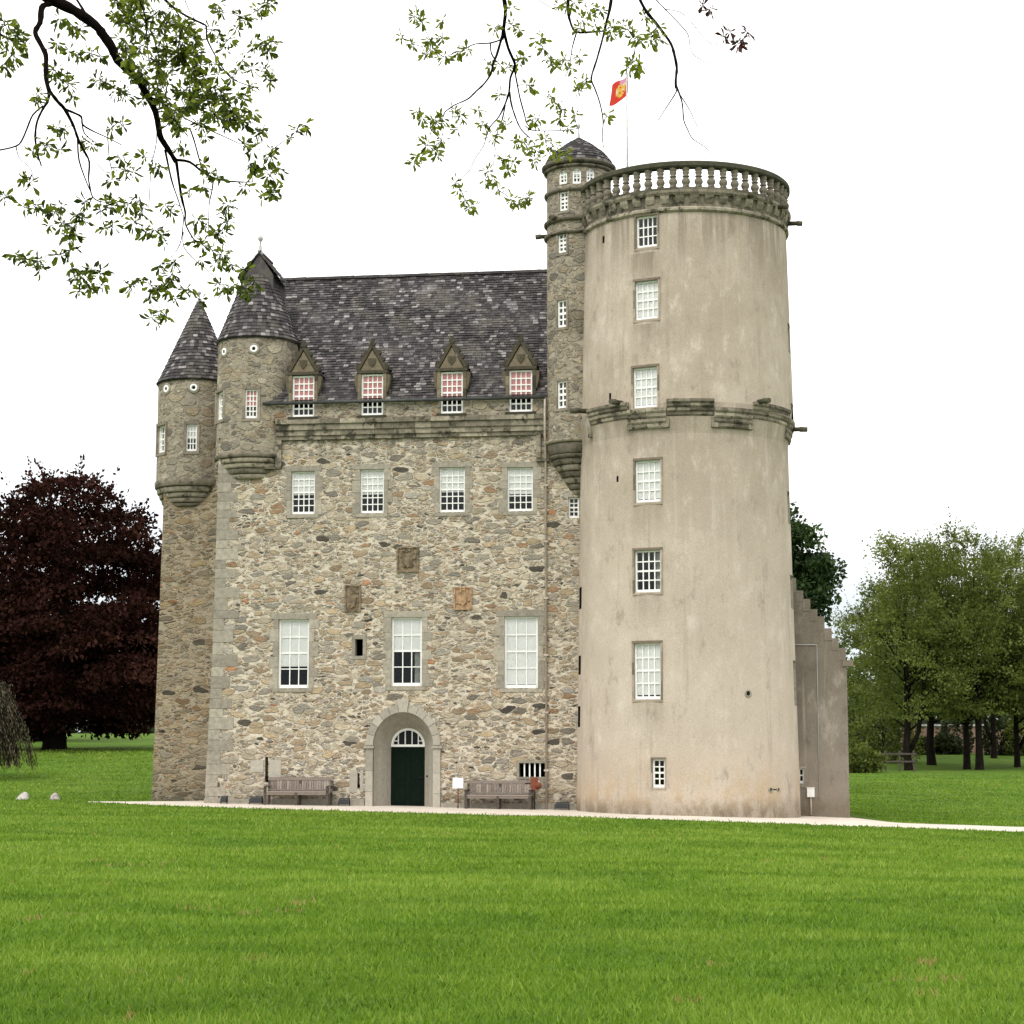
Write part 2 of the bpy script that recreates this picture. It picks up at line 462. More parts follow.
M['ashlar'] = tinted('dressed_granite', [(0, (0.235, 0.213, 0.172)), (0.5, (0.29, 0.263, 0.212)), (1, (0.35, 0.318, 0.257))], 0.9, 0.35, 7.0, 0.6)
M['margin'] = tinted('brown_window_margin', [(0, (0.17, 0.145, 0.112)), (1, (0.29, 0.25, 0.20))], 0.92, 0.35, 8.0, 0.5)
M['ashlar_pale'] = tinted('pale_dressed_granite', [(0, (0.25, 0.23, 0.19)), (0.5, (0.32, 0.295, 0.245)), (1, (0.39, 0.36, 0.30))], 0.9, 0.2, 9.0, 0.5)
M['mould'] = tinted('weathered_moulding', [(0, (0.085, 0.075, 0.055)), (0.5, (0.185, 0.163, 0.123)), (1, (0.32, 0.285, 0.215))], 0.95, 0.5, 5.0, 0.8, lichen=(2.2, 0.50, (0.032, 0.030, 0.02), 0.85))
M['dormer'] = tinted('dormer_stone', [(0, (0.045, 0.041, 0.028)), (0.5, (0.155, 0.125, 0.085)), (1, (0.20, 0.17, 0.115))], 0.95, 0.35, 6.0, 0.6, lichen=(3.5, 0.56, (0.05, 0.048, 0.03), 0.7))
M['coping'] = tinted('mossy_coping', [(0, (0.05, 0.05, 0.033)), (1, (0.12, 0.11, 0.075))], 0.95, 0.4, 5.0, 0.6)
M['slate'] = tinted('roof_slate', [(0, (0.024, 0.021, 0.022)), (0.45, (0.054, 0.048, 0.049)), (0.8, (0.092, 0.082, 0.083)), (0.92, (0.15, 0.136, 0.134)), (1, (0.27, 0.25, 0.245))], 0.8, 0.5, 7.0, 0.6, lichen=(1.1, 0.52, (0.105, 0.094, 0.076), 0.65), spec=0.3)
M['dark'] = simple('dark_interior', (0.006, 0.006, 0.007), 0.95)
M['white'] = simple('white_paint', (0.82, 0.82, 0.79), 0.5, 0.04, 8, 0.1)
M['blind'] = simple('white_blind', (0.88, 0.88, 0.86), 0.9, 0.03, 3, 0.1)
M['blind_pink'] = simple('red_pink_blind', (0.68, 0.29, 0.28), 0.9, 0.12, 5, 0.1)
M['curtain'] = simple('grey_curtain', (0.30, 0.31, 0.28), 0.9, 0.15, 9, 0.2)
M['door'] = simple('dark_green_door_paint', (0.003, 0.009, 0.005), 0.75, 0.2, 10, 0.15, 0.08)
M['lead'] = simple('lead_gutter', (0.045, 0.048, 0.045), 0.6, 0.3, 4)
M['gutter_pale'] = simple('pale_lead', (0.40, 0.40, 0.39), 0.6, 0.2, 4)
M['pipe'] = simple('downpipe_paint', (0.43, 0.36, 0.30), 0.6, 0.15, 3)
M['iron'] = simple('black_iron', (0.015, 0.015, 0.015), 0.5, 0.2)
M['rust'] = simple('rusty_iron', (0.16, 0.045, 0.022), 0.7, 0.3)
M['oak'] = tinted('weathered_oak', [(0, (0.16, 0.13, 0.11)), (1, (0.30, 0.255, 0.22))], 0.85, 0.3, 20.0, 0.5)
M['oak_dark'] = simple('dark_oak', (0.07, 0.058, 0.047), 0.8, 0.3, 15)  # darker oak tone for bench legs and fence
M['bark'] = simple('dark_bark', (0.007, 0.005, 0.0045), 0.95, 0.35, 12, 0.6, 0.03)
M['bark_far'] = simple('grey_bark', (0.014, 0.011, 0.009), 0.95, 0.35, 3, 0.6, 0.05)
M['panel_dark'] = simple('carved_brown_sandstone', (0.17, 0.13, 0.085), 0.95, 0.5, 7, 0.9)
M['panel_orange'] = simple('carved_orange_sandstone', (0.33, 0.215, 0.125), 0.95, 0.35, 7, 0.8)
M['gull'] = simple('pale_stone', (0.46, 0.42, 0.40), 0.9, 0.35, 6, 0.4)

n = NT('window_glass')
g = n.n('BsdfGlossy'); n.set(g, 'Roughness', 0.03); n.set(g, 'Color', (1, 1, 1, 1))
t = n.n('BsdfTransparent'); n.set(t, 'Color', (0.97, 0.97, 0.97, 1))
fr = n.n('Fresnel'); n.set(fr, 'IOR', 1.28)
ms = n.n('MixShader'); n.set(ms, 0, fr.outputs[0]); n.set(ms, 1, t); n.set(ms, 2, g)
n.t.links.new(ms.outputs[0], n.out.inputs['Surface'])
M['glass'] = n.m

# ------------------------------------------------------------------ ground, path
def grass_mat(name):
    n = NT(name); p = n.obj()
    big, _ = n.noise(n.mapping(p, (0.06, 0.22, 1)), 1.0, 4, 0.6)
    mid, _ = n.noise(n.mapping(p, (0.30, 1.2, 1)), 1.0, 5, 0.65)
    fine, _ = n.noise(p, 9.0, 5, 0.75)
    c = n.mix(n.mr(mid, 0.3, 0.7), (0.050, 0.102, 0.012), (0.092, 0.158, 0.020))
    c = n.mix(n.mr(big, 0.4, 0.65, 0, 0.5), c, (0.082, 0.122, 0.018))
    c = n.mix(n.mr(fine, 0.5, 0.8, 0, 0.6), c, (0.030, 0.062, 0.007))
    h = n.math('ADD', fine, mid)
    n.bsdf(c, 0.95, n.bump(h, 0.6, 0.06), 0.05)
    return n.m
M['lawn'] = grass_mat('lawn_turf')
def axis(lo, hi, fine_lo, fine_hi, fs, cs):
    a = list(np.arange(lo, fine_lo, cs)) + list(np.arange(fine_lo, fine_hi, fs)) + list(np.arange(fine_hi, hi + cs, cs))
    return np.array(sorted(set(np.round(a, 3))))
gx = axis(-400, 400, -32, 36, 0.6, 14.0)
gy = axis(-80, 1000, -6, 124, 0.6, 16.0)
GX, GY = np.meshgrid(gx, gy)
GZ = gz(GX, GY)
nx, ny = len(gx), len(gy)
ii = (np.arange(ny - 1)[:, None] * nx + np.arange(nx - 1)[None, :]).ravel()
o = npmesh('lawn', np.stack([GX, GY, GZ], -1).reshape(-1, 3), np.stack([ii, ii + 1, ii + nx + 1, ii + nx], 1), M['lawn'], smooth=True)
tag(o, 'wide mown green lawn around the castle', kind='structure')

n = NT('pale_gravel'); p = n.obj()
f1, _ = n.noise(p, 30, 4, 0.7); f2, _ = n.noise(p, 0.8, 4)
n.bsdf(n.mix(n.mr(f2, 0.3, 0.7), n.mix(f1, (0.40, 0.35, 0.29), (0.56, 0.50, 0.43)), n.mix(f1, (0.48, 0.43, 0.36), (0.64, 0.58, 0.51))), 0.95, n.bump(f1, 0.5, 0.01), 0.1)
M['gravel'] = n.m
near_x = [-14.2, -13, -10.3, -6, -2, 2, 5.6, 9.5, 13, 16, 22, 34, 60]
near_y = [64.3, 63.4, 60.3, 58.4, 56.9, 55.9, 54.3, 54.6, 55.9, 57.1, 59.2, 63.0, 70]
far_x = [-14.2, -13, -10.3, 10.9, 11.0, 11.3, 11.7, 16, 22, 34, 60]
far_y = [64.4, 64.6, 66.0, 63.0, 62.6, 61.0, 58.9, 61.2, 63.4, 67.4, 75]
px = np.arange(-14.2, 60, 0.3)
edge_n = np.interp(px, near_x, near_y) + RN.normal(0, 0.09, len(px)) + 0.10 * np.sin(px * 1.7) + 0.07 * np.sin(px * 4.1 + 1)
edge_f = np.interp(px, far_x, far_y) + 0.06 * np.sin(px * 2.3)
edge_f = np.maximum(edge_f, edge_n + 0.05)
KP = 24
tt = np.linspace(0, 1, KP)
PX = np.repeat(px[:, None], KP, 1)
PY = edge_n[:, None] * (1 - tt) + edge_f[:, None] * tt
PZ = gz(PX, PY) + 0.035 - 0.03 * (np.abs(tt - 0.5) > 0.49)
ii = (np.arange(len(px) - 1)[:, None] * KP + np.arange(KP - 1)[None, :]).ravel()
o = npmesh('path', np.stack([PX, PY, PZ], -1).reshape(-1, 3), np.stack([ii, ii + KP, ii + KP + 1, ii + 1], 1), M['gravel'], smooth=True)
tag(o, 'pale gravel path along the castle foot', kind='structure')
def path_near(x): return np.interp(x, near_x, near_y)

# ------------------------------------------------------------------ castle
castle = empty('castle', (OX, OY, 0), -ANG)
tag(castle, 'grey rubble castle with slate roof and tall round harled tower', 'castle')

def tint_of(): return R.random()
def frame_tf(c, phi):
    """window frame: x right, y outward from the wall, z up, at castle-frame point c, wall turned by phi"""
    rx = (math.cos(phi), math.sin(phi)); nx_ = (math.sin(phi), -math.cos(phi))
    return lambda q: (c[0] + q[0] * rx[0] + q[1] * nx_[0], c[1] + q[0] * rx[1] + q[1] * nx_[1], c[2] + q[2])

def window(c, phi, w, h, cols, rows, recess=0.12, blind=0.0, bmat='blind', half=None, surround=None, arched=False, smat='ashlar', curtain=False, bar=0.03, fr_=0.055, sill=True, label=None, plain=False):
    tf = frame_tf(c, phi)
    m = MB(tf)
    y1, y0 = -recess, -recess - 0.09
    hw = w / 2
    m.box(-hw, -hw + fr_, y0, y1, 0, h); m.box(hw - fr_, hw, y0, y1, 0, h)
    m.box(-hw + fr_, hw - fr_, y0, y1, h - fr_, h); m.box(-hw + fr_, hw - fr_, y0, y1 + 0.02, 0, fr_ * 1.5)
    win = m.build('window', M['white'], castle)
    if label: win['label'] = label
    if arched:
        sp_ = MB(tf)
        k = 10
        for i in range(k):
            a0, a1 = PI * i / k, PI * (i + 1) / k
            ro, ri = hw * 0.999, hw - fr_ * 0.4
            zc = h - hw
            P = lambda r, a, y: (r * math.cos(a), y, zc + r * math.sin(a))
            # spandrel infill of the arched head, in the colour of the frame's stone
            sp_.hexa([P(ri, a0, y1 + 0.004), P(ri, a1, y1 + 0.004), (ro * math.cos(a1), y1 + 0.004, h), (ro * math.cos(a0), y1 + 0.004, h)],
                   [P(ri, a0, y1 + 0.03), P(ri, a1, y1 + 0.03), (ro * math.cos(a1), y1 + 0.03, h), (ro * math.cos(a0), y1 + 0.03, h)])
        sp_.build('arched_head', M['turret'], win)
    s = MB(tf)
    x0, x1, z0, z1 = -hw + fr_, hw - fr_, fr_ * 1.5, h - fr_
    half = (z0 + z1) / 2 if half is None else half
    ym = -recess - 0.045
    for i in range(1, cols):
        x = x0 + (x1 - x0) * i / cols
        s.box(x - bar / 2, x + bar / 2, ym - 0.02, ym + 0.012, z0, z1)
    for j in range(1, rows):
        z = z0 + (z1 - z0) * j / rows
        b = bar / 2 if not (rows % 2 == 0 and j == rows // 2) else bar * 0.8
        s.box(x0, x1, ym - 0.021, ym + 0.016, z - b, z + b)
    s.build('sash', M['white'], win)
    g_ = MB(tf); g_.box(x0, x1, ym - 0.008, ym - 0.003, z0, z1)
    g_.build('pane', M['glass'], win)
    if blind > 0:
        b = MB(tf)
        nb = 9
        for i in range(nb):                       # gathered cloth, gently folded
            xa, xb = x0 + (x1 - x0) * i / nb, x0 + (x1 - x0) * (i + 1) / nb
            q = 0.004 * (i % 2)
            b.box(xa, xb, ym - 0.040 - q, ym - 0.026 - q, z1 - (z1 - z0) * blind, z1 + 0.02)
        b.build('blind', M[bmat], win)
    if curtain:
        b = MB(tf)
        b.box(x1 - (x1 - x0) * 0.24, x1, ym - 0.14, ym - 0.11, z0, z1)
        b.build('curtain', M['curtain'], win)
    if surround and plain:
        jw, lh = surround
        s = MB(tf); d_ = recess + 0.1
        for sd in (-1, 1):
            a_, b_ = sorted((sd * (hw - 0.003), sd * (hw + jw)))
            z = -0.03
            while z < h - 0.02:
                bh = min(R.uniform(0.35, 0.6), h - z)
                if h - z - bh < 0.2: bh = h - z
                s.box(a_, b_, -d_, 0.006 + R.uniform(0, 0.006), z, z + bh - 0.004, t=tint_of()); z += bh
        s.box(-hw - jw, hw + jw, -d_, 0.014, h + 0.001, h + lh, t=0.1)  # lintel coloured darker to paint in the shadow at the window head
        s.box(-hw - jw, hw + jw, -d_, 0.016, -0.03 - lh * 0.8, -0.034, t=0.5)
        s.build('surround', M[smat], win)
    elif surround:
        jw, lh = surround
        s = MB(tf)
        z = -0.02; k = R.randint(0, 1); pr = 0.012
        while z < h - 0.02:
            bh = min(R.uniform(0.28, 0.5), h - z)
            if h - z - bh < 0.15: bh = h - z
            for sd in (-1, 1):
                wj = jw * (1.0 if (k + (sd > 0)) % 2 else 1.7) * R.uniform(0.85, 1.15)
                a_, b_ = sorted((sd * (hw - 0.003), sd * (hw + wj)))
                s.box(a_, b_, -recess - 0.1, pr + R.uniform(0, 0.006), z, z + bh - 0.008, t=tint_of())
            z += bh; k += 1
        s.box(-hw - jw * 1.5, hw + jw * 1.5, -recess - 0.1, pr + 0.01, h - 0.004, h + lh, t=tint_of())
        if sill: s.box(-hw - jw * 0.8, hw + jw * 0.8, -recess - 0.1, pr + 0.012, -0.13, -0.024, t=tint_of())
        s.build('surround', M[smat], win)
    return win

def wall_grid(m, xs, zs, holes, y, xl=None, mi=0, step=1.5, deep=0.95, mdark=1, mrev=2, back=True):
    """flat wall in the plane y with rectangular openings; each opening gets reveals and a dark room behind"""
    X = set(xs); Z = set(zs)
    for h in holes: X |= {h[0], h[1]}; Z |= {h[2], h[3]}
    def fill(a):
        a = sorted(a); o_ = [a[0]]
        for b in a[1:]:
            k = max(1, int(math.ceil((b - o_[-1]) / step))); s0 = o_[-1]
            o_ += [s0 + (b - s0) * i / k for i in range(1, k + 1)]
        return o_
    X = fill(X); Z = fill(Z)
    def xx(i, z): return xl(z) if (xl and i == 0) else X[i]
    for i in range(len(X) - 1):
        for j in range(len(Z) - 1):
            cx_, cz_ = (X[i] + X[i + 1]) / 2, (Z[j] + Z[j + 1]) / 2
            if any(h[0] < cx_ < h[1] and h[2] < cz_ < h[3] for h in holes): continue
            m.face([(xx(i, Z[j]), y, Z[j]), (xx(i + 1, Z[j]), y, Z[j]), (xx(i + 1, Z[j + 1]), y, Z[j + 1]), (xx(i, Z[j + 1]), y, Z[j + 1])], mi)
    for h in holes:
        x0, x1, z0, z1 = h[:4]
        d0 = h[4] if len(h) > 4 else 0.22
        for (ya, yb, mm) in ((y, y + d0, mrev), (y + d0, y + d0 + deep, mdark)):
            m.face([(x0, ya, z0), (x0, yb, z0), (x0, yb, z1), (x0, ya, z1)], mm)
            m.face([(x1, ya, z0), (x1, ya, z1), (x1, yb, z1), (x1, yb, z0)], mm)
            m.face([(x0, ya, z0), (x1, ya, z0), (x1, yb, z0), (x0, yb, z0)], mm)
            m.face([(x0, ya, z1), (x0, yb, z1), (x1, yb, z1), (x1, ya, z1)], mm)
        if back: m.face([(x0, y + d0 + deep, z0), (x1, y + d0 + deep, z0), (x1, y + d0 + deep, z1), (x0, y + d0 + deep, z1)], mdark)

def rect(u0, u1, v0, v1, y=0.0):
    um, vm = (u0 + u1) / 2, (v0 + v1) / 2
    return [FX(u0, vm, y), FX(u1, vm, y), FZ(um, v1, y), FZ(um, v0, y)]

# --- main block
XR = FX(577, 700) + 3.4                       # hidden inside the round tower
zl = [FZ(205, 803), FZ(213, 650), FZ(218, 500), FZ(219, 430)]
xlv = [FX(205, 803), FX(213, 650), FX(218, 500), FX(219, 430)]
def XL(z): return float(np.interp(z, zl, xlv))
XL0 = min(xlv) + 0.05
Z_WT = FZ(410, 438)                           # top of the lower wall, under the corbel course
YP = -0.16                                    # face of the corbelled-out parapet storey
Z_GUT = FZ(410, 400, YP)
top_w = [rect(291, 315, 471, 514), rect(360, 384, 469, 513), rect(439, 465, 467, 512), rect(507, 533, 467, 511)]
low_w = [rect(278, 309, 619, 688), rect(391, 422, 617, 686), rect(504, 538, 616, 688)]
small_o = rect(355, 363, 639, 656)
grille_o = rect(519, 545, 763, 777)
stair_w = rect(568, 579, 497, 518)
loops = [rect(265, 268, 757, 777), rect(357.5, 359.5, 773, 785), rect(356.5, 360, 784, 788), rect(264.8, 268.6, 776, 782)]
xd = FX(403, 770)
ZG = FZ(407, 807.5)                           # door sill
ZSP = FZ(407, 745.3)
RI, RO = 0.995, 1.235
door_o = [xd - RI, xd + RI, -1.0, ZSP + RI * 1.08 + 0.001, 0.02]
m = MB()
hs = [h + [0.20] for h in top_w + low_w + [stair_w]] + [h + [0.30] for h in [small_o, grille_o] + loops]
X0 = XL0 + 0.9
wall_grid(m, [X0 - 1.0, X0, XR], [-1.0, Z_WT + 0.25], hs + [door_o], 0.0, XL, 0, back=True)
# spandrels over the arched doorway
AZ = 1.08
k = 24
for i in range(k):
    a0, a1 = PI * i / k, PI * (i + 1) / k
    P = [(xd + RI * math.cos(a), ZSP + RI * AZ * math.sin(a)) for a in (a0, a1)]
    zt = door_o[3]
    m.face([(P[0][0], 0, P[0][1]), (P[0][0], 0, zt), (P[1][0], 0, zt), (P[1][0], 0, P[1][1])], 0)
YB = 8.4
# side, back and hidden faces of the main block
zz = np.linspace(-1.0, Z_WT + 0.25, 9)
for a, b in zip(zz[:-1], zz[1:]):
    m.face([(XL(a), 0, a), (XL(b), 0, b), (XL(b), YB, b), (XL(a), YB, a)], 0)
m.face([(XR, 0, -1), (XR, YB, -1), (XR, YB, Z_GUT), (XR, 0, Z_GUT)], 0)
m.face([(XL0, YB, -1), (XL0, YB, Z_GUT), (XR, YB, Z_GUT), (XR, YB, -1)], 0)
m.build('wall', [M['wall'], M['dark'], M['ashlar']], castle)

for i, h in enumerate(top_w):
    window(((h[0] + h[1]) / 2, 0, h[2]), 0, h[1] - h[0], h[3] - h[2], 4, 6, 0.10, [0.56, 0.58, 0.56, 0.62][i], surround=(0.15, 0.17))
for i, h in enumerate(low_w):
    window(((h[0] + h[1]) / 2, 0, h[2]), 0, h[1] - h[0], h[3] - h[2], 3, 4, 0.10, [0.71, 0.49, 0.99][i], surround=(0.17, 0.19), curtain=(i == 1), fr_=0.07,
           label=['tall sash window with its blind drawn two thirds down', 'tall sash window above the door with a dark lower half', 'tall sash window with its white blind fully drawn'][i])
h = stair_w
window(((h[0] + h[1]) / 2, 0, h[2]), 0, h[1] - h[0], h[3] - h[2], 2, 4, 0.10, 0, surround=None)

# quoins up the left corner and the small opening's dressed stones
m = MB()
z = -0.3; k = 0
while z < FZ(218, 470):
    bh = R.uniform(0.26, 0.44)
    wl, ws = (R.uniform(0.62, 0.85), R.uniform(0.34, 0.46))
    if k % 2: wl, ws = ws, wl
    xa0, xa1 = XL(z), XL(z + bh - 0.012)
    pr = R.uniform(0.008, 0.02)
    m.hexa([(xa0 - pr, -pr, z), (xa0 + wl, -pr, z), (xa0 + wl, 0.05, z), (xa0 + 0.05, 0.05, z), (xa0 + 0.05, ws, z), (xa0 - pr, ws, z)],
           [(xa1 - pr, -pr, z + bh - 0.012), (xa1 + wl, -pr, z + bh - 0.012), (xa1 + wl, 0.05, z + bh - 0.012), (xa1 + 0.05, 0.05, z + bh - 0.012), (xa1 + 0.05, ws, z + bh - 0.012), (xa1 - pr, ws, z + bh - 0.012)], t=tint_of())
    z += bh; k += 1
m.build('quoins', M['ashlar'], castle)
for h, e in ((small_o, 0.11), (grille_o, 0.07)):
    m = MB()
    m.box(h[0] - e, h[1] + e, -0.016, 0.1, h[3] - 0.003, h[3] + e * 1.2, t=tint_of())
    m.box(h[0] - e, h[1] + e, -0.018, 0.1, h[2] - e, h[2] + 0.003, t=tint_of())
    m.box(h[0] - e, h[0] + 0.003, -0.014, 0.1, h[2] + 0.006, h[3] - 0.006, t=tint_of())
    m.box(h[1] - 0.003, h[1] + e, -0.014, 0.1, h[2] + 0.006, h[3] - 0.006, t=tint_of())
    m.build('opening_surround', M['ashlar'], castle)
m = MB()
m.box(FX(264, 770) - 0.45, FX(264, 770) - 0.02, -0.018, 0.05, FZ(260, 772), FZ(260, 760), t=0.95)
m.box(FX(269, 770), FX(269, 770) + 0.40, -0.014, 0.05, FZ(270, 781), FZ(270, 760), t=0.9)
m.build('dressed_blocks', M['ashlar_pale'], castle)
m = MB()
m.box(FX(354, 780) - 0.15, FX(357.3, 780), -0.014, 0.05, FZ(356, 792), FZ(356, 770), t=0.5)
m.box(FX(360.2, 780), FX(363, 780), -0.014, 0.05, FZ(356, 792), FZ(356, 770), t=0.6)
m.build('dressed_blocks', M['ashlar_pale'], castle)
gr = MB()
h = grille_o
for i in range(1, 5):
    x = h[0] + (h[1] - h[0]) * i / 5
    gr.box(x - 0.022, x + 0.022, 0.06, 0.10, h[2] - 0.01, h[3] + 0.01)
gr.build('grille', M['white'], castle)
pl = MB()
pl.box(XL(-0.3) - 0.02, xd - 1.26, -0.07, 0.05, -1.0, FZ(300, 799), t=0.2)
pl.box(xd + 1.26, XR - 3.1, -0.07, 0.05, -1.0, FZ(500, 803), t=0.25)
pl.build('plinth', M['ashlar'], castle)

# --- doorway
def arch_pts(r, az, y, zc, z0, k=24):
    pts = [(xd + r, y, z0)] + [(xd + r * math.cos(PI * i / k), y, zc + r * az * math.sin(PI * i / k)) for i in range(k + 1)] + [(xd - r, y, z0)]
    return pts
m = MB()
ZB = -0.9
PR = -0.055
nv = 11                                      # voussoirs
for i in range(nv):
    a0, a1 = PI * i / nv + 0.006, PI * (i + 1) / nv - 0.006
    key = i == nv // 2
    ro = RO + (0.16 if key else 0.0); pr = PR - (0.03 if key else 0)
    ks = 4
    t_ = tint_of()
    for q in range(ks):
        b0, b1 = a0 + (a1 - a0) * q / ks, a0 + (a1 - a0) * (q + 1) / ks
        P = lambda r, a, y: (xd + r * math.cos(a), y, ZSP + r * AZ * math.sin(a))
        m.hexa([P(RI, b0, pr), P(ro, b0, pr), P(ro, b0, 0.12), P(RI, b0, 0.12)], [P(RI, b1, pr), P(ro, b1, pr), P(ro, b1, 0.12), P(RI, b1, 0.12)], t=t_)
for sd in (-1, 1):
    z = ZB
    while z < ZSP - 0.02:
        bh = min(R.uniform(0.45, 0.8), ZSP - 0.10 - z)
        if bh < 0.05: break
        if ZSP - 0.10 - z - bh < 0.2: bh = ZSP - 0.10 - z
        a_, b_ = sorted((xd + sd * RI, xd + sd * RO))
        m.box(a_, b_, PR, 0.12, z, z + bh - 0.008, t=tint_of())
        z += bh
    a_, b_ = sorted((xd + sd * (RI - 0.04), xd + sd * (RO + 0.06)))
    m.box(a_, b_, PR - 0.05, 0.12, ZSP - 0.10, ZSP - 0.012, t=0.3)
# splayed reveal running in to the door
YD = 0.85
RD = 0.565
A = arch_pts(RI, AZ, 0.11, ZSP, ZB); Bq = arch_pts(RD, 1.0, YD, ZSP, ZB)
for i in range(len(A) - 1):
    for q in range(4):
        f0, f1 = q / 4, (q + 1) / 4
        L = lambda a, b, f: tuple(a[j] + (b[j] - a[j]) * f for j in range(3))
        m.face([L(A[i], Bq[i], f0), L(A[i + 1], Bq[i + 1], f0), L(A[i + 1], Bq[i + 1], f1), L(A[i], Bq[i], f1)], 0, 0.35 + 0.3 * (((i // 3) * 7 + q * 3) % 5) / 5)
m.box(xd - RD - 0.4, xd + RD + 0.4, -0.25, YD + 0.1, -1.0, ZG - 0.01, t=0.5)
m.build('door_surround', M['ashlar_pale'], castle)
dm = MB()
ZDT = ZSP - 0.05
dm.box(xd - RD, xd + RD, YD + 0.03, YD + 0.1, ZG - 0.02, ZDT)
for cx_ in (-0.27, 0.27):
    for (za, zb) in ((0.12, 0.75), (0.88, 1.82)):
        for (a, b, c, d) in ((-0.2, 0.2, za, za + 0.03), (-0.2, 0.2, zb - 0.03, zb), (-0.2, -0.17, za + 0.03, zb - 0.03), (0.17, 0.2, za + 0.03, zb - 0.03)):
            dm.box(xd + cx_ + a, xd + cx_ + b, YD + 0.012, YD + 0.032, ZG + c, ZG + d)
door = dm.build('door', M['door'], castle)
hd = MB(); hd.tube([(xd + 0.47, YD + 0.03, ZG + 0.95), (xd + 0.47, YD - 0.03, ZG + 0.95), (xd + 0.39, YD - 0.03, ZG + 0.95)], 0.016); hd.build('handle', M['iron'], door)
bl = MB(); bl.lathe(0, 0, [(0.001, 0), (0.03, 0), (0.03, 0.02), (0.001, 0.03)], 10)
bl.tf = None
bb = MB(lambda q: (xd + 0.72 + q[0], 0.42 - q[2], ZG + 1.0 + q[1])); bb.lathe(0, 0, [(0.001, 0), (0.035, 0), (0.035, 0.03), (0.001, 0.04)], 10); bb.build('bell_push', M['iron'], castle)
fm = MB()
k = 20
P = lambda r, a, y: (xd + r * math.cos(a), y, ZSP + r * math.sin(a))
for i in range(k):
    a0, a1 = PI * i / k, PI * (i + 1) / k
    fm.hexa([P(RD - 0.075, a0, YD), P(RD, a0, YD), P(RD, a0, YD + 0.09), P(RD - 0.075, a0, YD + 0.09)], [P(RD - 0.075, a1, YD), P(RD, a1, YD), P(RD, a1, YD + 0.09), P(RD - 0.075, a1, YD + 0.09)])
fm.box(xd - RD, xd + RD, YD - 0.02, YD + 0.085, ZDT + 0.002, ZSP + 0.03)
for x in (-0.33, -0.10, 0.13, 0.34):
    zt = ZSP + math.sqrt(max((RD - 0.06) ** 2 - x * x, 0))
    fm.box(xd + x - 0.017, xd + x + 0.017, YD + 0.02, YD + 0.05, ZSP + 0.03, zt)
for sd in (-1, 1):
    a_, b_ = sorted((xd + sd * 0.347, xd + sd * 0.48)); fm.box(a_, b_, YD + 0.021, YD + 0.05, ZSP + 0.13, ZSP + 0.16)
fan = fm.build('fanlight', M['white'], castle)
fg = MB(); fg.face([P(RD - 0.03, PI * i / k, YD + 0.06) for i in range(k + 1)]); fg.build('pane', M['glass'], fan)
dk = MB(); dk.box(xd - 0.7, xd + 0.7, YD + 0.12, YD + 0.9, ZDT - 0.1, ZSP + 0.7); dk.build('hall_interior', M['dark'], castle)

# --- armorial panels (generic carved reliefs)
def relief(u0, u1, v0, v1, mat, kind):
    h = rect(u0, u1, v0, v1)
    m = MB()
    x0, x1, z0, z1 = h
    m.box(x0, x1, -0.02, 0.05, z0, z1)
    e = 0.05
    for (a, b, c, d) in ((x0, x1, z1 - e, z1), (x0, x1, z0, z0 + e), (x0, x0 + e, z0 + e, z1 - e), (x1 - e, x1, z0 + e, z1 - e)):
        m.box(a, b, -0.055, -0.0202, c, d)
    cx_, cz_ = (x0 + x1) / 2, (z0 + z1) / 2
    w, hh = x1 - x0, z1 - z0
    r2 = random.Random(int(u0))
    sh = [(-.22, .05), (.22, .05), (.2, -.15), (0, -.34), (-.2, -.15)]
    m.prism_y([(cx_ + a * w, cz_ + b * hh) for a, b in sh], -0.07, -0.0202)
    for i in range(16 if kind else 9):
        a = r2.uniform(0, 2 * PI); rr = r2.uniform(0.26, 0.40)
        x, z = cx_ + rr * w * math.cos(a), cz_ + 0.05 * hh + rr * hh * math.sin(a)
        s = r2.uniform(0.02, 0.05)
        x = min(max(x, x0 + e + s), x1 - e - s); z = min(max(z, z0 + e + s), z1 - e - s)
        m.prism_y([(x + s * math.cos(q * PI / 3), z + s * math.sin(q * PI / 3)) for q in range(6)], -0.06 - i * 0.0009, -0.0203)
    m.build('armorial_panel', mat, castle)
relief(397, 419, 547, 572, M['panel_dark'], 1)
relief(345, 361, 585, 612, M['panel_dark'], 0)
relief(454, 472, 587, 610, M['panel_orange'], 0)

# --- corbel course and parapet storey with dormers
XC0, XC1 = FX(276, 430, YP), FX(546, 430, YP) + 0.5
zc0, zc1 = FZ(410, 438), FZ(410, 417, YP)
m = MB()
prof = [(0.0, -0.06), (0.18, -0.10), (0.2, -0.07), (0.42, -0.15), (0.46, -0.12), (0.70, -0.2), (0.76, -0.24), (1.0, -0.26)]
def course(x0, x1, z0, z1, seg=0.62, yb=0.06):
    x = x0
    while x < x1 - 0.05:
        w = min(R.uniform(seg * 0.7, seg * 1.3), x1 - x)
        for (a, pa), (b, pb) in zip(prof[:-1:2], prof[1::2]):
            za, zb = z0 + (z1 - z0) * a, z0 + (z1 - z0) * (prof[prof.index((b, pb)) + 1][0] if b < 1 else 1.0)
            m.box(x, x + w - 0.006, pb, yb, za + 0.002, zb - 0.002, t=0.25 + 0.75 * R.random())
        x += w
course(XC0, XC1, zc0, zc1)
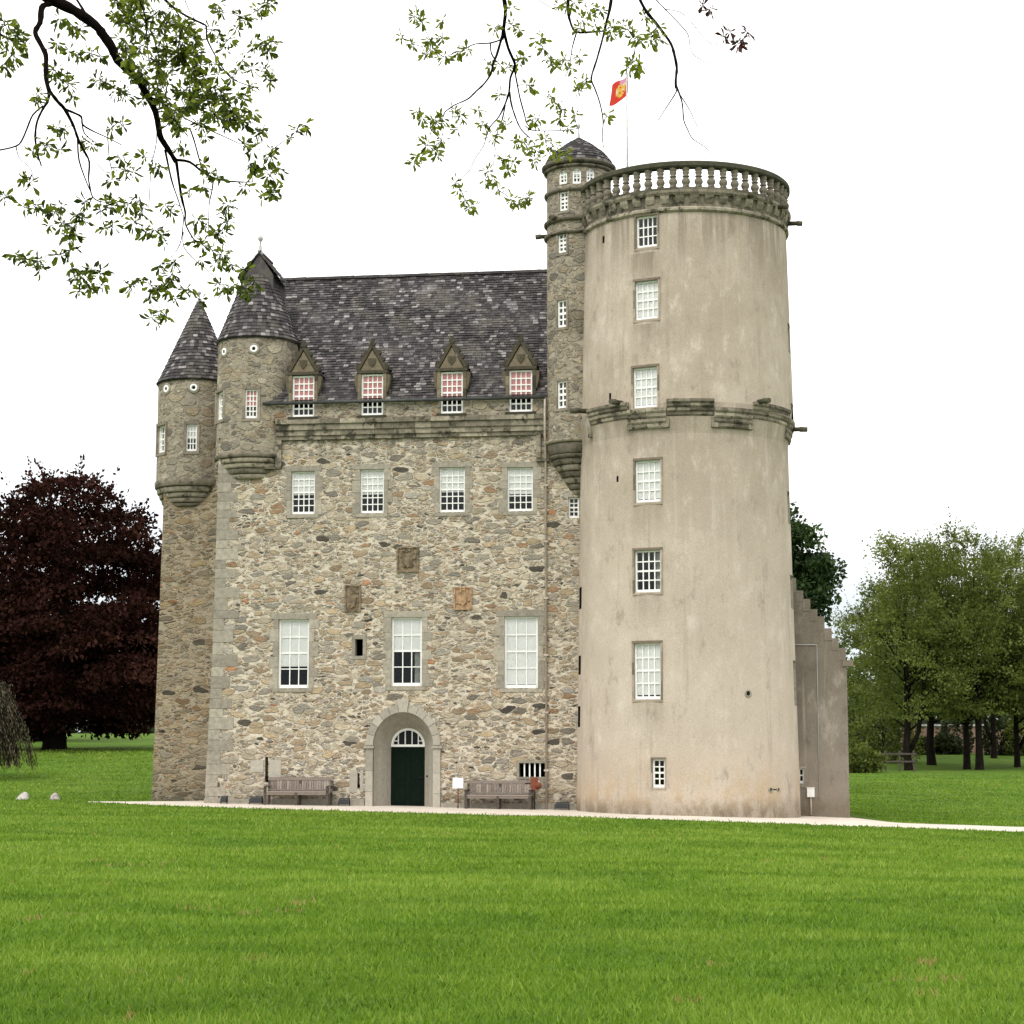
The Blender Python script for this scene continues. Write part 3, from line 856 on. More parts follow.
# drop of the course at both ends
for (u0, u1, v0, v1) in ((276, 282, 437, 467), (536.5, 541, 437, 458)):
    h = rect(u0, u1, v0, v1)
    m.box(h[0], h[1], -0.11, 0.04, h[2], zc0 - 0.003, t=0.7)
h = rect(262, 282, 461, 468); m.box(h[0], h[1], -0.15, 0.04, h[2] - 0.05, h[2] + 0.02, t=0.3)
h = rect(536.5, 552, 455, 460); m.box(h[0], h[1], -0.15, 0.04, h[2] - 0.05, h[2] + 0.02, t=0.3)
m.build('corbel_course', M['mould'], castle)

dorm_c = [303.2, 372, 451.7, 520.7]
dorm_w = [rect(292, 314.4, 375.6, 417, YP), rect(361, 383.2, 374, 415.4, YP), rect(440.4, 463, 371.6, 413.6, YP), rect(509, 532.4, 370, 412, YP)]
m = MB()
holes = [[h[0], h[1], h[2], Z_GUT + 0.1, 0.2] for h in dorm_w]
wall_grid(m, [XL(9) + 0.5, XR], [zc1 - 0.03, Z_GUT], holes, YP, None, 0, deep=0.9)
m.face([(XL(9) + .5, YP, zc1 - 0.03), (XL(9) + .5, 0.1, zc1 - 0.03), (XR, 0.1, zc1 - 0.03), (XR, YP, zc1 - 0.03)], 0)
m.build('parapet_wall', [M['parapet'], M['dark'], M['dormer']], castle)

# --- main roof
YR = 4.15
u_r = 410
ZR = FZ(u_r, 276.5, YR)
EY, EZ = YP - 0.05, Z_GUT + 0.03
RX0, RX1 = FX(286, 300, YR) - 0.6, XR
def slates(m, x0, x1, y0, z0, y1, z1, sw=0.17, sh=0.135, skip=None):
    L = math.hypot(y1 - y0, z1 - z0); n_ = int(L / sh)
    dy, dz = (y1 - y0) / L, (z1 - z0) / L
    ny_, nz_ = -dz, dy
    if ny_ * 1 > 0 and y1 > y0: pass
    for r_ in range(n_):
        a, b = r_ * L / n_, (r_ + 1.12) * L / n_
        x = x0 - R.random() * sw
        wv = 0.035 * math.sin(r_ * 0.37)
        while x < x1:
            w = sw * R.uniform(0.7, 1.35)
            xa, xb = max(x, x0), min(x + w - 0.008, x1)
            x += w
            if xb - xa < 0.03: continue
            lift = 0.024 + R.random() * 0.016 + 0.010 * math.sin(x * 0.9 + r_ * 0.25); top = 0.006
            aa = a + R.uniform(-0.018, 0.018)
            def q(xx, d, l): return (xx, y0 + dy * d + ny_ * l, z0 + dz * d + nz_ * l)
            if skip and skip(0.5 * (xa + xb), q(0, aa, 0)[1], q(0, aa, 0)[2]): continue
            t_ = R.random() ** 1.5
            if R.random() < 0.07: t_ = R.uniform(0.85, 1.0)  # a few pale slates paint in the light the roof reflects
            m.face([q(xa, aa, lift), q(xb, aa, lift), q(xb, b, top), q(xa, b, top)], 0, t_)
            m.face([q(xa, aa, lift), q(xa, aa, 0), q(xb, aa, 0), q(xb, aa, lift)], 0, min(1, t_ + 0.35 * R.random()))  # lower edges coloured lighter, as if catching light
m = MB()
dspan = [(h[0] - 0.12, h[1] + 0.12) for h in dorm_w]
ZSK = max(h[3] for h in dorm_w) + 0.3
slates(m, RX0, RX1, EY, EZ, YR, ZR, skip=lambda x, y, z: z < ZSK and any(a < x < b for a, b in dspan))
xs_ = [RX0] + [v for a in dspan for v in a] + [RX1]
f_ = (ZSK - EZ) / (ZR - EZ); YSK = EY + (YR - EY) * f_
for i in range(0, len(xs_), 2): m.face([(xs_[i], EY, EZ), (xs_[i + 1], EY, EZ), (xs_[i + 1], YSK, ZSK), (xs_[i], YSK, ZSK)], 0, 0.1)
m.face([(RX0, YSK, ZSK), (RX1, YSK, ZSK), (RX1, YR, ZR), (RX0, YR, ZR)], 0, 0.1)
zeb = ZR - (ZR - EZ) * 1.02
m.face([(RX0, YR, ZR), (RX1, YR, ZR), (RX1, 2 * YR - EY, EZ), (RX0, 2 * YR - EY, EZ)], 0, 0.3)
roof = m.build('roof', M['slate'], castle)
m = MB()
x = RX0
while x < RX1:
    w = R.uniform(0.4, 0.5)
    m.prism_y([(x, ZR - 0.02), (x + w - 0.01, ZR - 0.02), (x + w - 0.01, ZR + 0.07 + R.uniform(0, 0.015)), (x, ZR + 0.07)], YR - 0.12, YR + 0.12, t=R.uniform(0.2, 0.7))
    x += w
m.build('ridge_tiles', M['slate'], roof)
for X_ in (RX0 + 0.05, RX1 - 0.05):
    m = MB()
    m.face([(X_, EY, EZ - .6), (X_, 2 * YR - EY, EZ - .6), (X_, 2 * YR - EY, EZ), (X_, YR, ZR - 0.02), (X_, EY, EZ)], 0)
    m.build('gable', M['turret'], castle)

# --- dormers
for c_, h in zip(dorm_c, dorm_w):
    x0, x1, z0, z1 = h
    xc = (x0 + x1) / 2; hw = (x1 - x0) / 2
    zs = z1 + 0.02                                   # shoulder
    zap = zs + 0.80
    ow = hw + 0.11
    m = MB()
    for sd in (-1, 1):                                # jambs
        z = Z_GUT + 0.006
        while z < zs - 0.02:
            bh = min(R.uniform(0.3, 0.45), zs - z)
            a_, b_ = sorted((xc + sd * (hw - 0.002), xc + sd * ow))
            m.box(a_, b_, YP - 0.035, YP + 0.3, z, z + bh - 0.006, t=tint_of()); z += bh
    m.box(xc - ow - 0.03, xc + ow + 0.03, YP - 0.06, YP + 0.3, zs, zs + 0.10, t=0.1)
    m.prism_y([(xc - hw - 0.02, zs + 0.104), (xc + hw + 0.02, zs + 0.104), (xc, zap)], YP - 0.03, YP + 0.28, t=0.6)
    for sd in (-1, 1):                                # raking copes with crockets
        p0 = (xc + sd * (hw + 0.05), zs + 0.102); p1 = (xc, zap + 0.06)
        dx, dz = p1[0] - p0[0], p1[1] - p0[1]; L = math.hypot(dx, dz); nx_, nz_ = -dz / L * sd, dx / L * sd
        if nz_ < 0: nx_, nz_ = -nx_, -nz_
        m.prism_y([p0, p1, (p1[0] + nx_ * 0.09, p1[1] + nz_ * 0.09 + 0.02), (p0[0] + nx_ * 0.09, p0[1] + nz_ * 0.09)], YP - 0.07, YP + 0.25, t=0.1)
        for q in (0.1, 0.42, 0.72):
            bx, bz = p0[0] + dx * q + nx_ * 0.12, p0[1] + dz * q + nz_ * 0.12
            s = 0.075
            m.prism_y([(bx + s * math.cos(a * PI / 3 + q), bz + s * 1.2 * math.sin(a * PI / 3 + q)) for a in range(6)], YP - 0.06 - q * 0.01, YP + 0.12, t=0.05)
        for (sx_, sz_, sr_) in ((ow - 0.015, 0.175, 0.085), (ow - 0.06, 0.30, 0.05)):    # scrolled shoulder
            m.prism_y([(xc + sd * sx_ + sr_ * math.cos(a * PI / 5), zs + sz_ + sr_ * math.sin(a * PI / 5)) for a in range(10)], YP - 0.05 - sz_ * 0.02, YP + 0.2, t=0.05)
        # scrolled console beside the window
        a0 = xc + sd * (ow + 0.002)
        pts = [(a0, zs - 0.02), (a0 + sd * 0.13, zs - 0.06), (a0 + sd * 0.10, zs - 0.35), (a0 + sd * 0.03, zs - 0.62), (a0, zs - 0.64)]
        m.prism_y(pts if sd < 0 else pts[::-1], YP - 0.01, YP + 0.22, t=0.3)
    shp = [(-.13, .2), (.13, .2), (.12, .05), (0, -.1), (-.12, .05)]
    m.prism_y([(xc + a, zs + 0.30 + b) for a, b in shp], YP - 0.065, YP - 0.0302, t=0.15)
    m.prism_y([(xc - 0.05, zap), (xc + 0.05, zap), (xc + 0.04, zap + 0.22), (xc - 0.04, zap + 0.22)], YP - 0.02, YP + 0.08, t=0.05)
    m.prism_y([(xc + 0.10 * math.cos(a * PI / 4), zap + 0.22 + 0.09 * math.sin(a * PI / 4)) for a in range(8)], YP - 0.03, YP + 0.09, t=0.05)
    m.prism_y([(xc + 0.05 * math.cos(a * PI / 4), zap + 0.34 + 0.06 * math.sin(a * PI / 4)) for a in range(8)], YP - 0.025, YP + 0.085, t=0.05)
    # stepped sill under the window
    m.box(xc - hw - 0.12, xc + hw + 0.12, YP - 0.1, YP + 0.05, z0 - 0.10, z0 - 0.006, t=0.0)
    m.box(xc - hw - 0.26, xc + hw + 0.26, YP - 0.07, YP + 0.05, z0 - 0.19, z0 - 0.104, t=0.05)
    dor = m.build('dormer', M['dormer'], castle)
    b = MB()                                         # cheeks and little slate roof running back into the main roof
    sl = (YR - EY) / (ZR - EZ)
    ybk = lambda z: EY + (z - EZ) * sl + 0.15
    zr = zap - 0.12
    for sd in (-1, 1):
        a0 = xc + sd * (ow - 0.03)
        b.face([(a0, YP + 0.28, Z_GUT - 0.1), (a0, YP + 0.28, zs), (a0, ybk(zs), zs), (a0, YP + 0.3, Z_GUT - 0.1)], 0, 0.2)
        b.face([(xc + sd * (ow + 0.10), YP + 0.24, zs + 0.02), (xc + sd * (ow + 0.10), ybk(zs), zs + 0.02), (xc, ybk(zr), zr), (xc, YP + 0.24, zr)], 0, 0.35)
    b.build('dormer_roof', M['slate'], dor)
    iw = MB()
    y_ = YP + 0.21
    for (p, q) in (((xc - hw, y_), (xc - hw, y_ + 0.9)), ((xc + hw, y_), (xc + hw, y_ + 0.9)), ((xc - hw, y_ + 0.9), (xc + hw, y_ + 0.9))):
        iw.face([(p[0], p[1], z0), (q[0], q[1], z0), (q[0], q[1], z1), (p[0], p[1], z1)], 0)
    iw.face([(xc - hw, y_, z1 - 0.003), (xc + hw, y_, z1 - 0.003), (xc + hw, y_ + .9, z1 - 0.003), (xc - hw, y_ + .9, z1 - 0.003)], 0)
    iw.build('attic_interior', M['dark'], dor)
    window((xc, YP, z0), 0, 2 * hw - 0.01, z1 - z0, 4, 6, 0.06, 0.66, 'blind_pink', surround=None, bar=0.036, label='attic window with a red blind drawn over its upper panes')

# --- gutter, downpipe
m = MB()
gz0 = Z_GUT - 0.03
XG0, XG1 = FX(264, 400, YP), FX(546, 400, YP)
m.tube([(XG0, YP - 0.13, gz0), (XG1, YP - 0.13, gz0)], 0.062, 8)
m.build('gutter', M['lead'], castle)
xp = FX(546.3, 600)
m = MB()
m.tube([(xp, YP - 0.12, gz0), (xp, YP - 0.12, zc1 + 0.2), (xp, -0.34, zc1), (xp, -0.34, zc0 - 0.05), (xp, -0.09, zc0 - 0.35), (xp, -0.09, FZ(546, 809) - 0.02)], 0.037, 8)
for z in np.arange(1.2, zc0 - 0.5, 1.85):
    m.box(xp - 0.075, xp + 0.075, -0.13, 0.0, z - 0.03, z + 0.03)
m.build('downpipe', M['pipe'], castle)

# ------------------------------------------------------------------ round shells with openings
def shell(m, cx, cy, rad, z0, z1, holes, n=72, a0=0.0, a1=2 * PI, step=1.0, mi=0, mrev=2, mdark=1, d0=0.2, deep=0.8):
    """round wall; rad(z) radius; holes (phi0, phi1, z0, z1)"""
    A = set(np.round(np.linspace(a0, a1, n + 1), 6)); Z = {z0, z1}
    for h in holes: A |= {h[0], h[1]}; Z |= {h[2], h[3]}
    A = sorted(A)
    Zs = sorted(Z); Z = [Zs[0]]
    for b in Zs[1:]:
        k = max(1, int(math.ceil((b - Z[-1]) / step))); s0 = Z[-1]
        Z += [s0 + (b - s0) * i / k for i in range(1, k + 1)]
    P = lambda a, z, dr=0.0: (cx + (rad(z) + dr) * math.sin(a), cy - (rad(z) + dr) * math.cos(a), z)
    for i in range(len(A) - 1):
        if A[i + 1] - A[i] < 1e-7: continue
        for j in range(len(Z) - 1):
            ca, cz_ = (A[i] + A[i + 1]) / 2, (Z[j] + Z[j + 1]) / 2
            if any(h[0] < ca < h[1] and h[2] < cz_ < h[3] for h in holes): continue
            m.face([P(A[i], Z[j]), P(A[i + 1], Z[j]), P(A[i + 1], Z[j + 1]), P(A[i], Z[j + 1])], mi, 0.5, True)
    for h in holes:
        p0, p1, q0, q1 = h[:4]
        for (da, db, mm) in ((0, -d0, mdark if len(h) > 4 else mrev), (-d0, -d0 - deep, mdark)):  # reveals of slits coloured near-black to paint the shade inside
            m.face([P(p0, q0, da), P(p0, q0, db), P(p0, q1, db), P(p0, q1, da)], mm)
            m.face([P(p1, q0, da), P(p1, q1, da), P(p1, q1, db), P(p1, q0, db)], mm)
            m.face([P(p0, q0, da), P(p1, q0, da), P(p1, q0, db), P(p0, q0, db)], mm)
            m.face([P(p0, q1, da), P(p0, q1, db), P(p1, q1, db), P(p1, q1, da)], mm)
        b = -d0 - deep
        m.face([P(p0, q0, b), P(p1, q0, b), P(p1, q1, b), P(p0, q1, b)], mdark)

def slate_cone(m, cx, cy, prof, sw=0.155, sh=0.135):
    """courses of slates up a surface of revolution; prof [(r,z)] from eave to top"""
    rs = [p[0] for p in prof]; zs = [p[1] for p in prof]
    s = [0.0]
    for a, b in zip(prof[:-1], prof[1:]): s.append(s[-1] + math.hypot(b[0] - a[0], b[1] - a[1]))
    L = s[-1]; n_ = int(L / sh)
    def at_(d): return np.interp(d, s, rs), np.interp(d, s, zs)
    for k in range(n_):
        a, b = k * L / n_, min((k + 1.12) * L / n_, L)
        ra, za = at_(a + R.uniform(-0.01, 0.01) if k else a); rb, zb = at_(b)
        cnt = max(6, int(2 * PI * ra / sw)); off = R.random()
        for i in range(cnt):
            p0, p1 = 2 * PI * (i + off + 0.02) / cnt, 2 * PI * (i + off + 0.98) / cnt
            l = 0.022 + R.random() * 0.015
            t_ = R.random() ** 1.5
            if R.random() < 0.08: t_ = R.uniform(0.85, 1)  # pale slates here too put reflected light into the colour
            q = lambda r, p, z: (cx + r * math.sin(p), cy - r * math.cos(p), z)
            m.face([q(ra + l, p0, za + l * .3), q(ra + l, p1, za + l * .3), q(rb + 0.004, p1, zb), q(rb + 0.004, p0, zb)], 0, t_)
            m.face([q(ra + l, p0, za + l * .3), q(ra - .02, p0, za - .02), q(ra - .02, p1, za - .02), q(ra + l, p1, za + l * .3)], 0, t_ * 0.6)
    m.lathe(cx, cy, [(r - 0.004, z) for r, z in prof], 40, t=0.1)

def arc_holes(spec, cx, cy, r):
    out = []
    for (u0, u1, v0, v1) in spec:
        uc, vc = (u0 + u1) / 2, (v0 + v1) / 2
        out.append((cyl(u0, vc, cx, cy, r)[0], cyl(u1, vc, cx, cy, r)[0], cyl(uc, v1, cx, cy, r)[1], cyl(uc, v0, cx, cy, r)[1]))
    return out
def arc_window(h, cx, cy, r, *a, **kw):
    ph = (h[0] + h[1]) / 2
    w = 2 * r * math.sin((h[1] - h[0]) / 2)
    return window((cx + r * math.sin(ph), cy - r * math.cos(ph), h[2]), ph, w, h[3] - h[2], *a, **kw)

def oculus(h_c, cx, cy, r, parent, rr=0.13):
    ph, z = h_c
    c = (cx + r * math.sin(ph), cy - r * math.cos(ph), z); tf0 = frame_tf(c, ph)
    tf = lambda q: tf0((q[0], -q[1], q[2]))
    m = MB(lambda q: tf0((q[0], q[2], q[1])))
    m.lathe(0, 0, [(rr * 0.45, -0.02), (rr * 0.45, 0.03), (rr, 0.03), (rr, -0.06)], 16)
    o = m.build('oculus', M['white'], parent)
    g = MB(lambda q: tf0((q[0], q[2], q[1])))
    g.lathe(0, 0, [(0.001, 0.012), (rr * 0.46, 0.012)], 16)
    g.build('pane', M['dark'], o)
    s = MB(lambda q: tf0((q[0], q[2], q[1])))
    s.lathe(0, 0, [(rr, -0.05), (rr, 0.018), (rr * 1.5, 0.016), (rr * 1.5, -0.05)], 16, t=0.3)
    s.build('surround', M['ashlar'], o)

def finial(m, cx, cy, z, h, r=0.1):
    m.lathe(cx, cy, [(r, z - 0.05), (r * 0.75, z + h * 0.2), (r * 0.35, z + h * 0.45), (r * 0.3, z + h * 0.62), (r * 0.8, z + h * 0.7), (r * 0.95, z + h * 0.8), (r * 0.7, z + h * 0.9), (r * 0.25, z + h * 0.95), (0.002, z + h)], 12)

# ------------------------------------------------------------------ front corner turret
def solve_center(u_c, yc): return FX(u_c, 400, yc)
T1Y = 0.93
T1X = FX(257.3, 400, T1Y)
px_m = (FX(300, 400, T1Y) - FX(200, 400, T1Y)) / 100
T1R = 38.8 * px_m
yf = T1Y - T1R
zE1 = FZ(257, 335.5, yf)
zB1 = FZ(257, 452, yf)
holes = arc_holes([(245, 257.5, 389, 418)], T1X, T1Y, T1R) + arc_holes([(219.5, 224, 391, 419)], T1X, T1Y, T1R)
holes[1] = (holes[1][0] - 0.25, holes[1][1], holes[1][2], holes[1][3])
m = MB()
shell(m, T1X, T1Y, lambda z: T1R, zB1, zE1 + 0.03, holes, 56, -PI, PI)
m.lathe(T1X, T1Y, [(0.01, zB1 + 0.001), (T1R - 0.002, zB1 + 0.001)], 40, t=0.2)
tur = m.build('corner_turret', [M['turret'], M['dark'], M['ashlar']], castle)
arc_window(holes[0], T1X, T1Y, T1R, 3, 5, 0.07, 0.62, 'blind_pink', plain=True, smat='margin', surround=(0.09, 0.1), bar=0.034, fr_=0.05)
arc_window(holes[1], T1X, T1Y, T1R, 2, 4, 0.10, 0.0, plain=True, smat='margin', surround=(0.07, 0.1), bar=0.034, fr_=0.05)
for uu, vv in ((253.8, 348.8), (224.5, 352)): oculus(cyl(uu, vv, T1X, T1Y, T1R), T1X, T1Y, T1R, tur, 0.13)
m = MB()
levels = [(452, 1.05), (456.5, 1.04), (457, 1.00), (461.5, 0.99), (462, 0.945), (466.5, 0.93), (467, 0.885), (472, 0.86), (472.5, 0.82), (477, 0.79)]
def corbel(m, cx, cy, r, levels, uc, seg=40, a0=-PI, a1=PI):
    prev = None
    for (v0, k0), (v1, k1) in zip(levels[:-1:2], levels[1::2]):
        z_t, z_b = FZ(uc, v0, cy - r), FZ(uc, v1, cy - r)
        m.lathe(cx, cy, [(0.05, z_b), (r * k1 - 0.03, z_b), (r * k1, z_b + 0.03), (r * k0, z_t - 0.02), (r * k0 - 0.02, z_t), (0.05, z_t)], seg, a0, a1, t=0.1 + 0.8 * R.random())
corbel(m, T1X, T1Y, T1R, levels, 257)
m.build('corbel', M['mould'], tur)
zA1 = FZ(262, 285, T1Y)
zcap0, zcapA = FZ(262, 276.5, T1Y - .35), FZ(261, 253.5, T1Y - .2)
m = MB()
rE = T1R + 1.6 * px_m
hcone = FZ(262, 236, T1Y) - zE1
slate_cone(m, T1X, T1Y, [(rE, zE1), (rE * 0.93, zE1 + 0.2), (rE * 0.36, zA1 + 0.25)])
m.lathe(T1X, T1Y, [(rE - 0.01, zE1 - 0.05), (rE + 0.01, zE1 - 0.01)], 40, t=0.0)
m.lathe(T1X, T1Y, [(0.05, zE1 - 0.05), (rE - 0.01, zE1 - 0.05)], 40, t=0.0)
t_roof = m.build('turret_roof', M['slate'], tur)
# gabled cap house where the cone meets the ridge
m = MB()
cxm = T1X + 0.1
hw = 0.5
yb_ = YR
m.prism_y([(cxm - hw, zA1 - 0.5), (cxm + hw, zA1 - 0.5), (cxm + hw, zcap0 + 0.02), (cxm + 0.0, zcapA - 0.06), (cxm - hw, zcap0 + 0.02)], T1Y - 0.42, T1Y + 1.2, t=0.5)
for sd in (-1, 1):
    p0 = (cxm + sd * (hw + 0.24), zcap0 - 0.10); p1 = (cxm - sd * 0.03, zcapA - 0.02)
    for k in range(4):
        a, b = k / 4, (k + 1) / 4 + 0.03
        L = lambda f, l: (p0[0] + (p1[0] - p0[0]) * f, p0[1] + (p1[1] - p0[1]) * f + l)
        pts = [L(a, 0.02), L(b, 0.0), L(b, 0.05), L(a, 0.085)]
        m.prism_y(pts, T1Y - 0.50 + 0.01 * k + 0.003 * sd, T1Y + 1.25 + 0.01 * k, t=0.15 + 0.3 * R.random())
m.build('cap_gable', M['slate'], t_roof)
m = MB(); finial(m, cxm, T1Y - 0.3, zcapA - 0.02, FZ(262, 238, T1Y) - zcapA + 0.05, 0.1); m.build('finial', M['gutter_pale'], t_roof)

# ------------------------------------------------------------------ square tower set back on the left, with its own turret
MY = 3.3
m = MB()
mzl = [FZ(151.5, 803, MY), FZ(158, 650, MY), FZ(163.5, 500, MY)]
mxl = [FX(151.5, 803, MY), FX(158, 650, MY), FX(163.5, 500, MY)]
def MXL(z): return float(np.interp(z, mzl, mxl))
MZT = FZ(190, 462, MY)
mx1 = XL(5) + 0.05
wall_grid(m, [MXL(0), mx1], [-1.0, MZT], [], MY, MXL, 0)
zz = np.linspace(-1.0, MZT, 8)
for a, b in zip(zz[:-1], zz[1:]):
    m.face([(MXL(a), MY, a), (MXL(b), MY, b), (MXL(b), MY + 7, b), (MXL(a), MY + 7, a)], 0)
m.face([(MXL(0), MY + 7, -1), (mx1 + 2, MY + 7, -1), (mx1 + 2, MY + 7, MZT), (MXL(9), MY + 7, MZT)], 0)
m.face([(MXL(MZT), MY, MZT), (mx1 + 2, MY, MZT), (mx1 + 2, MY + 7, MZT), (MXL(MZT), MY + 7, MZT)], 0)
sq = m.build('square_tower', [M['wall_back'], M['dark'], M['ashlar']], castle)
T2Y = MY + 0.98
T2X = FX(196.5, 430, T2Y)
px2 = (FX(250, 430, T2Y) - FX(150, 430, T2Y)) / 100
T2R = 37.4 * px2
yf2 = T2Y - T2R
zE2, zB2 = FZ(190, 378, yf2), FZ(190, 480, yf2)
holes = arc_holes([(186, 197, 424, 451)], T2X, T2Y, T2R) + arc_holes([(160.3, 166, 425, 452)], T2X, T2Y, T2R)
holes[1] = (holes[1][0] - 0.2, holes[1][1], holes[1][2], holes[1][3])
m = MB()
shell(m, T2X, T2Y, lambda z: T2R, zB2, zE2 + 0.03, holes, 56, -PI, PI)
tur2 = m.build('corner_turret', [M['turret'], M['dark'], M['ashlar']], castle)
arc_window(holes[0], T2X, T2Y, T2R, 3, 4, 0.07, 0.55, plain=True, smat='margin', surround=(0.09, 0.1), bar=0.034, fr_=0.05)
arc_window(holes[1], T2X, T2Y, T2R, 2, 4, 0.1, 0.0, plain=True, smat='margin', surround=(0.07, 0.1), bar=0.034, fr_=0.05)
for uu, vv in ((193.8, 387.7), (166.5, 389)): oculus(cyl(uu, vv, T2X, T2Y, T2R), T2X, T2Y, T2R, tur2, 0.14)
m = MB()
corbel(m, T2X, T2Y, T2R, [(478, 1.04), (485, 1.03), (485.5, 0.98), (491, 0.965), (491.5, 0.92), (496, 0.90), (496.5, 0.86), (501, 0.84), (501.5, 0.80), (505, 0.78)], 190)
m.build('corbel', M['mould'], tur2)
m = MB()
rE2 = T2R + 1.5 * px2
slate_cone(m, T2X, T2Y, [(rE2, zE2), (rE2 * 0.92, zE2 + 0.22), (0.04, FZ(198, 300, T2Y))])
m.lathe(T2X, T2Y, [(0.05, zE2 - 0.05), (rE2 - 0.01, zE2 - 0.05), (rE2 + 0.01, zE2 - 0.01)], 40, t=0.0)
t_roof = m.build('turret_roof', M['slate'], tur2)
m = MB(); finial(m, T2X, T2Y, FZ(198, 302, T2Y), 0.42, 0.08); m.build('finial', M['gutter_pale'], t_roof)

# ------------------------------------------------------------------ round tower
TY = 0.05
TX = FX(687.4, 760, TY)
pxt = (FX(788, 760, TY) - FX(588, 760, TY)) / 200
RB = 111.6 * pxt
TXU = TX + 0.09
def zt(v, r): return FZ(690, v, TY - r)
R1 = RB - 0.19
zmid = zt(407, R1)
z_bead = zt(208, R1)
def r_low(z): return RB + (R1 - RB) * float(np.clip((z + 0.2) / (zmid - 0.8), 0, 1)) if z < zmid else R2A + (R2B - R2A) * float(np.clip((z - zmid) / (z_bead - zmid), 0, 1))
R2A, R2B = R1 + 0.11, R1 - 0.03
M['harl'] = harling('harled_wall', (0.462, 0.396, 0.318), (0.355, 0.298, 0.232), (0.58, 0.515, 0.44), (0.40, 0.30, 0.185), [(z_bead, 2.6, 0.8), (zmid - 0.35, 1.5, 0.5)],
                    [(FX(646.5, 300, TY - 3), 0.42, zt(v_, R1), d_, k_) for v_, d_, k_ in ((248, 1.6, 0.7), (320, 1.4, 0.55), (427, 1.2, 0.5), (503, 1.5, 0.35), (593, 1.5, 0.35), (700, 1.6, 0.4))], (4.0, 13.0, (0.54, 0.465, 0.39)))
M['harl_wing'] = harling('brown_harled_wall', (0.275, 0.243, 0.203), (0.185, 0.160, 0.130), (0.36, 0.325, 0.275), (0.25, 0.20, 0.15), [(7.6, 5.0, 0.9)])
M['tower_margin'] = tinted('harled_window_margin', [(0, (0.14, 0.112, 0.082)), (0.4, (0.30, 0.25, 0.195)), (1, (0.37, 0.31, 0.245))], 0.92, 0.3, 6.0, 0.5)
tw = [(636, 657.5, 215.5, 247), (635, 658.5, 280.5, 319), (633, 657.5, 367, 407.5), (635, 661, 460, 502), (634.5, 661, 550, 592), (634, 661, 643, 699), (652, 665, 759, 787.5)]
tgrid = [(4, 3), (4, 4), (4, 4), (4, 4), (4, 4), (4, 4), (2, 4)]
tbl = [0.0, 0.97, 0.97, 0.97, 0.0, 0.97, 0.0]
th = []
for q in tw:
    vm = (q[2] + q[3]) / 2
    r = r_low(zt(vm, R1))
    th += arc_holes([q], TXU if vm < 410 else TX, TY, r)
phc = math.atan2(to_local((0, 0, 0)).x - TX, -(to_local((0, 0, 0)).y - TY))
side = []
for (v0, v1) in ((305, 336), (388, 408), (479, 513), (566, 601), (655, 702)):
    side.append((phc + math.radians(74.5), phc + math.radians(74.5) + 0.26, zt((v1 - 8 * 0 + 2), R1), zt(v0 + 2, R1)))
slits = []
for (u0, u1, v0, v1) in ((602.3, 604.3, 236, 243), (609, 611, 393, 401), (616.5, 618.5, 476, 482), (746, 750, 691, 696), (768.5, 773, 788, 791.5), (776.5, 780, 788, 791), (773, 776.5, 789, 790.2)):
    r = r_low(zt((v0 + v1) / 2, R1))
    slits += [h + (1,) for h in arc_holes([(u0, u1, v0, v1)], TXU if v0 < 410 else TX, TY, r)]
lsl = []
for (v0, v1) in ((579, 602), (651, 671), (704, 726)):
    lsl.append((phc - math.radians(82), phc - math.radians(74), zt(v1, R1), zt(v0, R1), 1))
m = MB()
shell(m, TX, TY, r_low, -1.2, zmid, [h for h in th[3:] + side[2:] + slits[2:] + lsl], 96, -PI, PI)
shell(m, TXU, TY, r_low, zmid + 1e-4, z_bead, [h for h in th[:3] + side[:2] + slits[:2]], 96, -PI, PI)
rt = m.build('round_tower', [M['harl'], M['dark'], M['ashlar']], castle)
for i, (h, g_, b) in enumerate(zip(th, tgrid, tbl)):
    arc_window(h, TXU if i < 3 else TX, TY, r_low((h[2] + h[3]) / 2), g_[0], g_[1], 0.10, b, 'blind', surround=(0.055, 0.075) if i < 6 else (0.035, 0.05), bar=0.036, plain=True, smat='tower_margin', curtain=(i == 4))
for i, h in enumerate(side):
    arc_window(h, TXU if i < 2 else TX, TY, r_low((h[2] + h[3]) / 2), 4, 4, 0.15, 0.9, surround=None, bar=0.036)
# round mouths of the shot holes
for uu, vv, rr in ((748, 693.5, 0.12), (770.7, 789.7, 0.085), (778.3, 789.5, 0.07)):
    r = r_low(zt(vv, R1)); ph, z = cyl(uu, vv, TX, TY, r)
    tf0 = frame_tf((TX + r * math.sin(ph), TY - r * math.cos(ph), z), ph)
    s = MB(lambda q: tf0((q[0], q[2], q[1])))
    s.lathe(0, 0, [(rr * 0.6, -0.1), (rr * 0.6, 0.02), (rr, 0.02), (rr, -0.06)], 14, t=0.6)
    s.lathe(0, 0, [(0.001, 0.004), (rr * 0.62, 0.004)], 14, m=1)  # black disc painted in for the darkness of the hole
    s.build('shot_hole', [M['ashlar'], M['dark']], rt)

